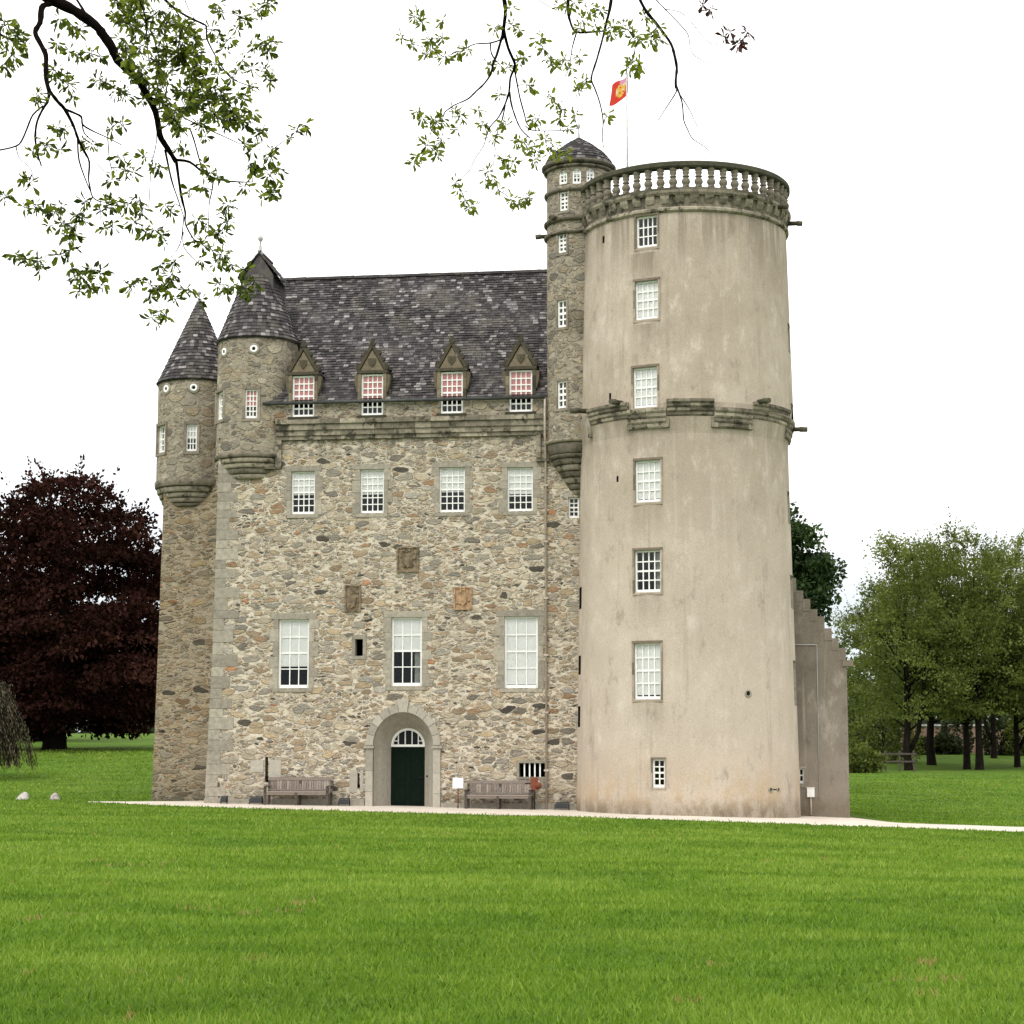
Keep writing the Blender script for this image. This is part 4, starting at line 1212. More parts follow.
# corbelled band half way up, stepping up and down
m = MB()
def ring_band(m, p0, p1, ztop, zbot, rbase, seg=None, cnt=4, out=(0.05, 0.22), t0=None):
    seg = seg or max(2, int((p1 - p0) / 0.08))
    for k in range(cnt):
        za = zbot + (ztop - zbot) * k / cnt; zb = zbot + (ztop - zbot) * (k + 1) / cnt
        ro = rbase + out[0] + (out[1] - out[0]) * (k + 1) / cnt
        rl = ro - 0.035
        nblk = max(1, int((p1 - p0) * rbase / 0.55))
        for b in range(nblk):
            a, c = p0 + (p1 - p0) * b / nblk, p0 + (p1 - p0) * (b + 1) / nblk - 0.003
            m.lathe(TX, TY, [(rbase - 0.12, za + 0.004), (rl, za + 0.004), (ro, za + (zb - za) * 0.35), (ro, zb - 0.006), (rbase - 0.12, zb - 0.006)], max(1, int((c - a) / 0.07)), a, c, t=0.1 + 0.9 * R.random(), smooth=False)
rm = R1 + 0.02
def phi_u(u, v): return cyl(u, v, TX, TY, rm + 0.15)[0]
steps = [(588, 630, 402, 416, 0), (625.5, 671, 410, 425, 1), (662, 716, 397, 411, 2), (713, 753.5, 408, 426, 3), (752.5, 788.5, 402, 418, 4)]
segs = []
for (u0, u1, v0, v1, q) in steps:
    segs.append((phi_u(u0, 410), phi_u(u1, 410)))
zhi = (zt(415, R1 + .2), zt(398, R1 + .2)); zlo = (zt(426.5, R1 + .2), zt(406.5, R1 + .2))
pat = ['hi', 'lo', 'hi', 'lo', 'hi', 'lo', 'hi', 'lo', 'hi', 'lo']
p = segs[0][0]
bounds = [segs[0][0], (segs[0][1] + segs[1][0]) / 2, (segs[1][1] + segs[2][0]) / 2, (segs[2][1] + segs[3][0]) / 2, (segs[3][1] + segs[4][0]) / 2]
bounds.append(phc + math.radians(72))
while bounds[-1] < PI - 0.3: bounds.append(bounds[-1] + 0.44)
for i in range(len(bounds) - 1):
    hi = i % 2 == 0
    zb, zt_ = zhi if hi else zlo
    ring_band(m, bounds[i] + 0.002, bounds[i + 1] - 0.002, zt_, zb, rm)
    if hi:                                           # small returns at the steps
        for pp in (bounds[i], bounds[i + 1]):
            m.lathe(TX, TY, [(rm - 0.1, zlo[0] + 0.02), (rm + 0.10, zlo[0] + 0.02), (rm + 0.10, zhi[0] - 0.01), (rm - 0.1, zhi[0] - 0.01)], 1, pp - 0.035 if pp == bounds[i] else pp - 0.02, pp + 0.02 if pp == bounds[i] else pp + 0.035, t=0.7, smooth=False)
m.build('corbel_band', M['mould'], rt)

def spout(u, v, r, z=None, ph=None, L=0.55, parent=rt, c=(None, None)):
    cx, cy = (TX, TY) if c[0] is None else c
    if ph is None: ph, z = cyl(u, v, cx, cy, r)
    m = MB()
    p = lambda rr, zz: (cx + rr * math.sin(ph), cy - rr * math.cos(ph), zz)
    m.tube([p(r - 0.3, z), p(r + L * 0.55, z - 0.01), p(r + L * 0.56, z - 0.01), p(r + L, z - 0.03)], [0.085, 0.075, 0.095, 0.085], 8)
    m.build('water_spout', M['coping'], parent)
spout(621, 403, R1 + 0.1)
spout(757, 402, R1 + 0.1)
spout(0, 0, R1 + 0.1, zt(416, R1), phc + math.radians(80), 0.55)
spout(586, 411, R1 + 0.1)

# parapet: bead, frieze with small corbels, ledge, balusters, rail
RP = R2B
zl_ = zt(188.7, RP + 0.15)
z_rt, z_rb = zt(160.3, RP + 0.1), zt(166.8, RP + 0.1)
m = MB()
def ringblocks(prof, nblk=38, t=(0.1, 1.0)):
    for b in range(nblk):
        a, c = 2 * PI * b / nblk, 2 * PI * (b + 1) / nblk - 0.0025
        m.lathe(TXU, TY, prof, 3, a, c, t=R.uniform(*t), smooth=False)
hz = zl_ - z_bead
ringblocks([(RP - .1, z_bead - 0.10), (RP + 0.03, z_bead - 0.10), (RP + 0.09, z_bead - 0.05), (RP + 0.09, z_bead + 0.02), (RP + 0.04, z_bead + 0.07), (RP - .1, z_bead + 0.07)], t=(0.6, 1))
ringblocks([(RP - .1, z_bead + 0.072), (RP + 0.02, z_bead + 0.072), (RP + 0.06, z_bead + hz * 0.72), (RP - .1, z_bead + hz * 0.72)], t=(0.1, 0.7))
for i in range(46):
    a = 2 * PI * i / 46; w = 0.04
    z0_, z1_ = z_bead + hz * 0.30, z_bead + hz * 0.715
    m.lathe(TXU, TY, [(RP, z0_ + 0.03), (RP + 0.05, z0_), (RP + 0.11, z0_ + (z1_ - z0_) * 0.6), (RP + 0.125, z1_), (RP, z1_)], 2, a - w, a + w, t=R.uniform(0.2, 0.9), smooth=False)
ringblocks([(RP - .1, z_bead + hz * 0.722), (RP + 0.13, z_bead + hz * 0.722), (RP + 0.17, z_bead + hz * 0.85), (RP + 0.17, zl_ - 0.02), (RP + 0.13, zl_), (RP - .1, zl_)], t=(0.1, 0.8))
m.build('corbel_course', M['mould'], rt)
m = MB()
m.lathe(TXU, TY, [(0.05, zl_ - 0.05), (RP - 0.05, zl_ - 0.06)], 48)
m.build('tower_roof_deck', M['lead'], rt)
RBA = RP - 0.02
m = MB(); m2 = MB()
for b in range(24):
    a, c = 2 * PI * b / 24, 2 * PI * (b + 1) / 24 - 0.002
    m.lathe(TXU, TY, [(RBA - 0.13, zl_ + 0.001), (RBA + 0.13, zl_ + 0.001), (RBA + 0.12, zl_ + 0.085), (RBA - 0.12, zl_ + 0.085)], 4, a, c, t=R.random(), smooth=False)
    m2.lathe(TXU, TY, [(RBA - 0.13, z_rb), (RBA + 0.12, z_rb), (RBA + 0.17, z_rb + 0.05), (RBA + 0.17, z_rt - 0.04), (RBA + 0.13, z_rt), (RBA - 0.14, z_rt + 0.01)], 4, a, c, t=0.0 + 0.3 * R.random(), smooth=False)
bal = m.build('balustrade', M['coping'], castle)
m2.build('rail', M['coping'], bal)
hb = z_rb - zl_ - 0.085
bp = [(0.085, 0), (0.085, 0.10), (0.06, 0.12), (0.075, 0.17), (0.105, 0.30), (0.095, 0.40), (0.06, 0.50), (0.045, 0.545), (0.085, 0.56), (0.085, 0.60), (0.05, 0.62), (0.075, 0.72), (0.085, 0.78), (0.07, 0.86), (0.09, 0.90), (0.09, 1.0)]
m = MB(); m.lathe(0, 0, [(r * 1.35, z * hb) for r, z in bp], 10, t=0.5)
b0 = m.build('baluster', M['mould'], bal)
NB = 52
for i in range(NB):
    b = b0 if i == 0 else b0.copy()
    if i: COL.objects.link(b); b.parent = bal
    a = 2 * PI * (i + 0.5) / NB
    b.location = (TXU + RBA * math.sin(a), TY - RBA * math.cos(a), zl_ + 0.085)
for uu, vv in ((748, 196), (778, 207)): spout(uu, vv, RP + 0.10, L=0.35, c=(TXU, TY))
spout(0, 0, RP + 0.16, zt(200, RP), phc + math.radians(84), 0.38, c=(TXU, TY))

# ------------------------------------------------------------------ stair turret in the angle
SY = 0.12
SX = FX(579.5, 320, SY)
pxs = (FX(620, 320, SY) - FX(540, 320, SY)) / 80
SR = 32.3 * pxs
def zs_(v, r=None): return FZ(572, v, SY - (r or SR))
zSb = zs_(438); zSe = zs_(160.5)
sw_ = [(558, 567, 243 - 18, 243 + 1), (557.5, 566.5, 300, 327), (557.5, 566.5, 381, 408), (559.5, 568, 191.5, 210.5)]
sw_[0] = (558, 566.5, 233, 252.5)
sh = arc_holes(sw_, SX, SY, SR)
arc = arc_holes([(559, 567, 169.5, 184), (572.5, 581, 167.5, 183.5), (586.5, 594.5, 167.5, 182)], SX, SY, SR)
m = MB()
shell(m, SX, SY, lambda z: SR, zSb, zSe, sh + arc, 48, -PI, PI, d0=0.14, deep=0.6)
st = m.build('stair_turret', [M['turret'], M['dark'], M['ashlar']], castle)
for i, h in enumerate(sh): arc_window(h, SX, SY, SR, 2, 4, 0.05, 0.0, surround=(0.06, 0.08), bar=0.05, fr_=0.045, plain=True, smat='margin')
for h in arc: arc_window(h, SX, SY, SR, 2, 3, 0.04, 0.5, surround=None, arched=True, bar=0.035, fr_=0.05)
m = MB()
def sring(v0, v1, dr, t=0.4):
    z0_, z1_ = zs_(v1), zs_(v0)
    m.lathe(SX, SY, [(SR - 0.05, z0_), (SR + dr * 0.5, z0_), (SR + dr, z0_ + (z1_ - z0_) * 0.4), (SR + dr, z1_ - 0.02), (SR - 0.05, z1_)], 40, -PI, PI, t=t)
sring(229.5, 233, 0.10, 0.3)
sring(215.5, 220, 0.10, 0.2)
sring(186.5, 190.5, 0.09, 0.3)
sring(163.5, 166.5, 0.10, 0.3)
sring(158.5, 163.4, 0.17, 0.1)
m.build('string_course', M['mould'], st)
m = MB()
corbel(m, SX - 0.03, SY, SR, [(438, 1.07), (441, 1.05), (441.5, 0.99), (452, 0.93), (452.5, 0.94), (456, 0.90), (456.5, 0.83), (462, 0.78), (462.5, 0.72), (468, 0.67), (468.5, 0.60), (474, 0.55), (474.5, 0.48), (480, 0.43), (480.5, 0.37), (486, 0.32), (486.5, 0.27), (491, 0.2)], 575)
m.build('corbel', M['mould'], st)
m = MB()
zD = zs_(158.3)
zDt = FZ(581, 137.5, SY)
prof = []
for i in range(11):
    a = i / 10
    prof.append(((SR + 0.06) * (1 - a ** 1.55) + 0.001, zD + (zDt - zD) * a))
slate_cone(m, SX, SY, prof, 0.14, 0.12)
dome = m.build('dome', M['slate'], st)
m = MB(); finial(m, SX, SY, zDt - 0.03, 0.55, 0.06); m.build('finial', M['gutter_pale'], dome)
spout(556, 227, SR, ph=phc - math.radians(84), z=zs_(228), L=0.38, parent=st, c=(SX, SY))
spout(553, 214, SR, ph=phc - math.radians(40), z=zs_(216), L=0.3, parent=st, c=(SX, SY))
m = MB()
r_ = cyl(588, 400, TX, TY, R1)[0]
# ------------------------------------------------------------------ crow-stepped wing behind the tower
WY = 1.2
wx1 = FX(849.5, 812, WY); wx1t = FX(846.5, 660, WY)
wzE = FZ(847, 657, WY)
xap = FX(762, 560, WY); zap = wzE + (wx1t - xap) * 1.42
wx0 = 2 * xap - wx1
m = MB()
hwin = rect(798.5, 804.5, 768, 783.5, WY)
xs_ = FX(797, 600, WY) - 0.9
wall_grid(m, [xs_, wx1], [-1.2, wzE], [hwin + [0.15]], WY, None, 0)
m.face([(xs_, WY, wzE), (wx1, WY, wzE), (xap, WY, zap - 0.12), (xs_, WY, zap - (xap - xs_) * 1.42 if xs_ < xap else zap - (xs_ - xap) * 1.42 - 0.12)] if xs_ > xap else [(wx0, WY, wzE), (wx1, WY, wzE), (xap, WY, zap - 0.12)], 0)
m.face([(wx1, WY, -1.2), (wx1, WY + 9, -1.2), (wx1, WY + 9, wzE), (wx1, WY, wzE)], 0)
m.face([(wx0, WY + 9, -1.2), (wx0, WY + 9, wzE), (xap, WY + 9, zap), (wx1, WY + 9, wzE), (wx1, WY + 9, -1.2)], 0)
wing = m.build('wing', [M['harl_wing'], M['dark'], M['ashlar']], castle)
m = MB()
nst = 12
run = (wx1t - xap) / nst
for i in range(nst):
    xa = wx1 - i * run; z0_ = wzE + (i) * run * 1.42
    m.box(xa - run - R.uniform(0.0, 0.06), xa - 0.004, WY - 0.012 - 0.002 * (i % 3), WY + 0.35, z0_ - 0.1 + 0.004 * i, z0_ + run * 1.42 + R.uniform(-0.03, 0.07), t=R.uniform(0.2, 0.8))
m.box(wx1 - 0.12, wx1 + 0.22, WY - 0.05, WY + 0.4, wzE - 0.30, wzE - 0.104, t=0.9)
z = -0.6; k = 0
while z < wzE - 0.35:
    bh = R.uniform(0.3, 0.42)
    m.box(wx1 - (0.05 if k % 2 else 0.09), wx1 + 0.01, WY - 0.012, WY + 0.25, z, min(z + bh - 0.01, wzE - 0.31), t=R.uniform(0.4, 1)); z += bh; k += 1
m.build('crow_steps', M['harl_wing'], wing)
m = MB()
m.face([(wx1 + .05, WY + 0.3, wzE - .05), (wx1 + .05, WY + 9, wzE - .05), (xap, WY + 9, zap), (xap, WY + 0.3, zap)], 0, 0.3)
m.face([(wx0, WY + 0.3, wzE), (wx0, WY + 9, wzE), (xap, WY + 9, zap), (xap, WY + 0.3, zap)], 0, 0.3)
m.build('wing_roof', M['slate'], wing)
h = hwin
window(((h[0] + h[1]) / 2, WY, h[2]), 0, h[1] - h[0], h[3] - h[2], 1, 2, 0.08, 0, surround=(0.05, 0.05))
h = rect(807, 814.5, 788, 797, WY)
m = MB()
m.box(h[0], h[1], WY - 0.12, WY, h[2], h[3]); m.box(h[0] - .012, h[1] + .012, WY - 0.13, WY, h[3] + 0.002, h[3] + 0.02)
mb_ = m.build('meter_box', M['white'], castle)
m = MB(); xm = (h[0] + h[1]) / 2
m.tube([(xm, WY - 0.05, h[2] - 0.002), (xm, WY - 0.05, FZ(811, 815, WY))], 0.03, 6); m.build('cable_pipe', M['pipe'], mb_)
m = MB()
za = FZ(806, 645, WY); xa, xb = FX(795, 645, WY) - 0.5, FX(816.5, 645, WY)
m.tube([(xa, WY - 0.03, za + 0.02), (xb, WY - 0.03, za), (xb + 0.01, WY - 0.03, za - 0.1), (xb, WY - 0.03, FZ(815, 800, WY))], 0.014, 5)
m.build('wall_cable', M['gutter_pale'], wing)

# ------------------------------------------------------------------ flag on the tower
fxp, fyp = FX(627, 120, TY + 1.0), TY + 1.0
base = to_world(fxp, fyp, zl_ - 0.06)
fl = tag(empty('flagpole', base, -ANG), 'slim white flagpole flying a red and gold heraldic flag on the round tower', 'flag')
ztop = FZ(628, 68, fyp) - base.z
m = MB(); m.tube([(0, 0, 0), (0, 0, ztop)], [0.045, 0.025], 8); m.lathe(0, 0, [(0.001, ztop), (0.05, ztop + 0.04), (0.001, ztop + 0.09)], 8)
m.build('pole', M['gutter_pale'], fl)
n = NT('flag_cloth'); at_ = n.n('Attribute', {'attribute_name': 'tint'})
c = n.ramp(at_.outputs['Fac'], [(0.0, (0.62, 0.045, 0.025)), (0.25, (0.70, 0.45, 0.08)), (0.5, (0.75, 0.66, 0.52)), (0.7, (0.66, 0.30, 0.42)), (0.88, (0.45, 0.52, 0.72))], const=True)
d_ = n.n('BsdfPrincipled'); n.set(d_, 'Base Color', c); n.set(d_, 'Roughness', 0.8)
t_ = n.n('BsdfTranslucent'); n.set(t_, 'Color', c)
ms = n.n('MixShader'); n.set(ms, 0, 0.5); n.set(ms, 1, d_); n.set(ms, 2, t_); n.t.links.new(ms.outputs[0], n.out.inputs['Surface'])
m = MB()
sc_ = 1 / (F / (OY * 1.07))
NU, NV = 14, 12
def fpt(i, j):
    a, b = i / NU, j / NV                       # a along the fly, b down the hoist
    x0, z0 = 0.05 - 0.0 * b, ztop - 0.1 - 0.75 * b
    x = x0 + (-0.52 * a) + 0.06 * math.sin(a * 5)
    z = z0 - 0.34 * a - 0.10 * math.sin(a * 3)
    return (x - 0.10 * b * a, 0.16 * math.sin(a * 7 + b * 2.2) * a + 0.25 * a, z)
for i in range(NU):
    for j in range(NV):
        a, b = (i + .5) / NU, (j + .5) / NV
        e = math.hypot((a - 0.5) / 0.22, (b - 0.5) / 0.3)
        t = 0.1
        if b < 0.25 and a < 0.55: t = 0.93 if a < 0.25 else 0.75
        elif e < 1: t = 0.3 if RN.random() < 0.75 else (0.1 if RN.random() < 0.6 else 0.55)
        elif b < 0.42: t = 0.55 if a < 0.5 else 0.1
        m.face([fpt(i, j), fpt(i + 1, j), fpt(i + 1, j + 1), fpt(i, j + 1)], 0, t, True)
m.build('flag', n.m, fl)

# ------------------------------------------------------------------ benches, signs, lights by the wall
def bench_parts(root, w, n_legs=3):
    hw = w / 2
    for i in range(n_legs):
        x = -hw + 0.05 + (w - 0.10) * i / (n_legs - 1)
        l = MB(); l.box(x - 0.04, x + 0.04, -0.30, -0.22, 0, 0.42 if 0 < i < n_legs - 1 else 0.62)
        l.build('leg', M['oak_dark'], root)
        l = MB(); l.hexa([(x - .04, .20, 0), (x + .04, .20, 0), (x + .04, .28, 0), (x - .04, .28, 0)], [(x - .04, .30, .86), (x + .04, .30, .86), (x + .04, .36, .86), (x - .04, .36, .86)])
        l.build('leg', M['oak_dark'], root)
    s = MB()
    for k in range(5):
        y = -0.30 + k * 0.105
        s.box(-hw, hw, y, y + 0.09, 0.42, 0.455, t=R.random())
    s.box(-hw + .1, hw - .1, -0.29, -0.255, 0.34, 0.417, t=0.2)
    s.build('seat', M['oak'], root)
    b = MB()
    b.box(-hw, hw, 0.285, 0.345, 0.80, 0.90, t=0.4)
    b.box(-hw, hw, 0.245, 0.29, 0.47, 0.52, t=0.3)
    ns = int(w / 0.085)
    for i in range(ns):
        x = -hw + 0.06 + (w - 0.12) * (i + 0.5) / ns
        b.hexa([(x - .031, .25, .52), (x + .031, .25, .52), (x + .031, .27, .52), (x - .031, .27, .52)], [(x - .031, .30, .80), (x + .031, .30, .80), (x + .031, .32, .80), (x - .031, .32, .80)], t=R.random())
    b.build('backrest', M['oak'], root)
    for sd in (-1, 1):
        a = MB(); x = sd * (hw - 0.05)
        a.box(x - 0.045, x + 0.045, -0.34, 0.30, 0.622, 0.66)
        a.build('armrest', M['oak'], root)
def on_ground(u, v, y):
    x = FX(u, v, y); p = to_world(x, y, 0)
    return Vector((p.x, p.y, gzf(p.x, p.y) + 0.03))
b1 = tag(empty('bench', on_ground(298, 803, -0.55), -ANG), 'weathered slatted oak bench against the wall left of the green door', 'bench', 'benches by the castle wall')
bench_parts(b1, 2.16)
b2 = copy_tree(b1); b2.location = on_ground(499, 808, -0.6)
b2['label'] = 'weathered slatted oak bench between the small white sign and the rusty sign'

p = on_ground(458, 808, -0.7)
sg = tag(empty('sign_post', p, -ANG), 'small blank white notice board on a thin rusty post beside the door', 'sign')
m = MB(); m.tube([(0, 0, -0.1), (0, 0, 0.72)], 0.02, 6); m.build('post', M['rust'], sg)
m = MB(); m.hexa([(-.17, -.035, .64), (.17, -.035, .64), (.17, -.015, .64), (-.17, -.015, .64)], [(-.17, -.02, .97), (.17, -.02, .97), (.17, 0, .97), (-.17, 0, .97)]); m.build('board', M['white'], sg)
p = on_ground(534.5, 809, -0.65)
sg = tag(empty('sign_post', p, -ANG), 'rusty brown plate with a round disc on a thin dark post by the downpipe', 'sign')
m = MB(); m.tube([(0, 0, -0.1), (0, 0, 1.0)], 0.02, 6); m.build('post', M['iron'], sg)
m = MB(); m.box(-.12, .12, -.035, -.018, .62, 1.02); m.build('plate', M['rust'], sg)
q = MB(lambda a: (a[0] + 0.13, a[2] - 0.045, a[1] + 0.76)); q.lathe(0, 0, [(0.001, 0.0), (0.115, 0.0), (0.115, 0.012), (0.001, 0.012)], 16); q.build('disc', M['rust'], sg)
q = MB(); q.box(-0.30, -0.125, -0.03, -0.012, 0.80, 0.85); q.build('arm', M['iron'], sg)

def floodlight(u, v, w, label, y=-0.45):
    f = tag(empty('floodlight', on_ground(u, v, y), -ANG), label, 'floodlight', 'floodlights at the wall foot')
    m = MB(); hw = w / 2
    m.hexa([(-hw, -.13, .05), (hw, -.13, .05), (hw, .13, .05), (-hw, .13, .05)], [(-hw * .92, -.03, .24), (hw * .92, -.03, .24), (hw * .92, .13, .26), (-hw * .92, .13, .26)])
    m.build('housing', M['iron'], f)
    m = MB(); m.hexa([(-hw * .85, -.128, .08), (hw * .85, -.128, .08), (hw * .85, -.12, .08), (-hw * .85, -.12, .08)], [(-hw * .8, -.055, .21), (hw * .8, -.055, .21), (hw * .8, -.04, .21), (-hw * .8, -.04, .21)])
    m.build('lens', M['glass_dark'], f)
    m = MB()
    for sd in (-1, 1): m.box(sd * hw * 1.04 - .012, sd * hw * 1.04 + .012, -.03, .03, -0.03, .17)
    m.build('bracket', M['iron'], f)
M['glass_dark'] = simple('dark_lens', (0.02, 0.022, 0.022), 0.6, 0.1, 3, 0, 0.2)
floodlight(256, 802, 0.42, 'low black floodlight at the wall foot, left of the left bench')
floodlight(344, 805, 0.36, 'low black floodlight between the left bench and the door')
floodlight(562, 809, 0.44, 'low black floodlight in the corner beside the round tower')
floodlight(224, 801, 0.20, 'very small black floodlight near the left wall corner')

def stone(u, v, w, h, label, seed):
    d = at(u, v, 60); k = 1.0
    # walk the sight line to the ground once, to learn where the stone lies
    r = ray(u, v); t = 20.0
    while CAMZ + r.z * t > gzf(r.x * t, r.y * t) and t < 140: t += 0.1
    X, Y = r.x * t, r.y * t
    rr = random.Random(seed)
    m = MB()
    rows = []
    prof = [(1.0, -0.05), (1.0, 0.1), (0.9, 0.35), (0.68, 0.65), (0.40, 0.88), (0.12, 1.0)]
    for q, z in prof:
        rows.append([m.vert(((q * w / 2 * math.cos(a * PI / 6)) * (1 + rr.uniform(-.12, .12)) + (0.18 * w * z if seed == 1 else 0), q * w * 0.4 * math.sin(a * PI / 6) * (1 + rr.uniform(-.12, .12)), z * h)) for a in range(12)])
    for a, b in zip(rows[:-1], rows[1:]):
        for i in range(12): m.idx([a[i], a[(i + 1) % 12], b[(i + 1) % 12], b[i]], smooth=True)
    m.idx(rows[-1], smooth=True)
    o = m.build('boulder', M['gull'] if seed == 1 else M['gull2'])
    o.location = (X, Y, gzf(X, Y))
    tag(o, label, 'stone')
M['gull2'] = simple('mottled_stone', (0.33, 0.295, 0.27), 0.9, 0.5, 9, 0.4)
stone(22.5, 799.8, 0.44, 0.27, 'small pale wedge-shaped stone on the grass at far left', 1)
stone(55, 800, 0.36, 0.25, 'small rounded mottled grey stone on the grass, nearer the castle', 2)

# ------------------------------------------------------------------ trees
def leaf_quads(C, Dr, L, Wd, rng):
    """rhombic leaves at C along Dr, length L, width Wd (arrays)"""
    n_ = len(C)
    Dr = Dr / np.linalg.norm(Dr, axis=1, keepdims=True)
    rnd = rng.normal(size=(n_, 3))
    s = np.cross(Dr, rnd); s /= np.linalg.norm(s, axis=1, keepdims=True) + 1e-9
    nn = np.cross(s, Dr)
    L = L[:, None]; Wd = Wd[:, None]
    V = np.stack([C, C + Dr * L * 0.5 + s * Wd * 0.5 + nn * L * 0.08, C + Dr * L, C + Dr * L * 0.5 - s * Wd * 0.5 + nn * L * 0.08], 1)
    return V.reshape(-1, 3), np.arange(n_ * 4).reshape(-1, 4)

def grow_tree(name, loc, label, cat, group, height, prof, trunk_r, trunk_h, nclump, nleaf, leaf, mat, rc=(0.8, 1.5), flat=0.4, droop=-0.2, up=0.0, seed=1, bark='bark_far', tint=(0.0, 1.0), limbs=26, lean=(0, 0), fork=False, inner=0.0, ysc=1.0, feather=0):
    rng = np.random.default_rng(seed); rr = random.Random(seed)
    root = tag(empty(name, loc), label, cat, group)
    hs = [p[0] * height for p in prof]; rs = [p[1] for p in prof]
    # clumps spread through the crown, more of them near its outside
    C = []
    wts = np.interp(np.linspace(hs[0], hs[-1], 60), hs, rs) ** 1.5 + 0.05
    hz_ = rng.choice(np.linspace(hs[0], hs[-1], 60), nclump, p=wts / wts.sum()) + rng.normal(0, height / 90, nclump)
    ang = rng.uniform(0, 2 * PI, nclump)
    rad = np.interp(hz_, hs, rs) * (1 - (1 - inner) * (1 - rng.uniform(0, 1, nclump) ** 0.42)) * (1 + 0.13 * np.sin(ang * 3 + seed) + 0.10 * np.sin(ang * 5 + hz_ * 1.3))
    cx_ = rad * np.cos(ang) + lean[0] * hz_ / height; cy_ = rad * np.sin(ang) * ysc + lean[1] * hz_ / height
    CC = np.stack([cx_, cy_, hz_], 1)
    rcs = rng.uniform(rc[0], rc[1], nclump)
    V, T = [], []
    cl = np.repeat(np.arange(nclump), nleaf)
    off = np.clip(rng.normal(size=(len(cl), 3)) * 0.5, -0.8, 0.8)
    out = np.stack([np.cos(ang), np.sin(ang), np.zeros(nclump)], 1)[cl]
    out_c = np.stack([np.cos(ang), np.sin(ang), np.zeros(nclump)], 1)
    rad_off = (off * out).sum(1)
    pts = CC[cl] + off * rcs[cl][:, None] * np.array([1, 1, flat])
    pts[:, 2] += droop * np.abs(rad_off) * rcs[cl] * 0.8 + up * np.abs(off[:, 2]) * rcs[cl]
    dr = rng.normal(size=pts.shape) * 0.7 + out * 0.5 + np.array([0, 0, droop + up])
    L = leaf * rng.uniform(0.6, 1.35, len(pts))
    if feather:                                  # thin upright shoots with few leaves along the top and sides
        src = np.where(hz_ > height * 0.55)[0]
        tw = rng.choice(src, feather)
        d_ = out_c[tw] * 0.45 + rng.normal(size=(feather, 3)) * 0.25 + np.array([0, 0, 0.9]); ln = rng.uniform(0.4, 1.4, feather)
        k_ = 15; tt_ = np.tile(np.linspace(0.0, 1, k_), feather); tw_ = np.repeat(np.arange(feather), k_)
        fp = CC[tw][tw_] + d_[tw_] * (ln[tw_] * tt_)[:, None] + rng.normal(size=(len(tw_), 3)) * 0.07
        pts = np.concatenate([pts, fp]); dr = np.concatenate([dr, d_[tw_] + rng.normal(size=fp.shape) * 0.6])
        L = np.concatenate([L, leaf * rng.uniform(0.5, 1.1, len(fp))]); cl = np.concatenate([cl, tw[tw_]])
    V, Fq = leaf_quads(pts, dr, L, L * rng.uniform(0.45, 0.8, len(pts)), rng)
    tcl = rng.uniform(tint[0], tint[1], nclump)
    t = np.clip(tcl[cl] * 0.7 + rng.uniform(tint[0], tint[1], len(pts)) * 0.3, 0, 1)
    npmesh('crown', V, Fq, mat, root, tint=t)
    m = MB()
    top = Vector((lean[0] * 0.8, lean[1] * 0.8, height * 0.82))
    pts = [Vector((0, 0, -0.4)), Vector((0, 0, 0.15)), Vector((rr.uniform(-.1, .1), 0, trunk_h * 0.5)), Vector((lean[0] * .3, lean[1] * .3, trunk_h)), Vector((lean[0] * .55, lean[1] * .55, height * 0.55)), top]
    m.tube(pts, [trunk_r * 1.7, trunk_r * 1.25, trunk_r, trunk_r * 0.9, trunk_r * 0.5, 0.04], 9)
    if fork:
        m.tube([Vector((0, 0, trunk_h * 0.35)), Vector((fork, 0.1, trunk_h * 0.9)), Vector((fork * 1.9, 0.2, height * 0.5)), Vector((fork * 2.4, 0, height * 0.75))], [trunk_r * 0.8, trunk_r * 0.65, trunk_r * 0.4, 0.04], 8)
    order = rng.permutation(nclump)[:limbs]
    for i in order:
        e = Vector(CC[i]); h0 = max(trunk_h * 0.75, min(height * 0.75, e.z * (0.75 if droop > -0.3 else 1.0) - 0.15 * e.xy.length))
        f = h0 / height
        s = Vector((lean[0] * f, lean[1] * f, h0))
        mid = s.lerp(e, 0.5) + Vector((rr.uniform(-.3, .3), rr.uniform(-.3, .3), 0.10 * (e - s).length))
        r0 = trunk_r * 0.38 * (1 - 0.6 * h0 / height)
        m.tube([s, mid, e], [r0, r0 * 0.6, 0.02], 5)
    m.build('trunk', M[bark], root)
    return root

M['copper'] = leafmat('copper_leaves', [(0, (0.010, 0.004, 0.003)), (0.6, (0.025, 0.0095, 0.0075)), (1, (0.068, 0.028, 0.021))], 0.15, 0.8, 0.02)
M['lime'] = leafmat('fresh_green_leaves', [(0, (0.050, 0.070, 0.014)), (0.5, (0.115, 0.150, 0.033)), (1, (0.21, 0.245, 0.07))], 0.48)
M['dark_leaf'] = leafmat('deep_green_leaves', [(0, (0.012, 0.026, 0.008)), (0.6, (0.028, 0.055, 0.013)), (1, (0.055, 0.10, 0.02))], 0.22)
M['wood_leaf'] = leafmat('woodland_leaves', [(0, (0.016, 0.024, 0.009)), (0.6, (0.032, 0.046, 0.015)), (1, (0.06, 0.078, 0.026))], 0.2)

def foot(u, Y): X = (u - 512) / F * Y; return (X, Y, gzf(X, Y))
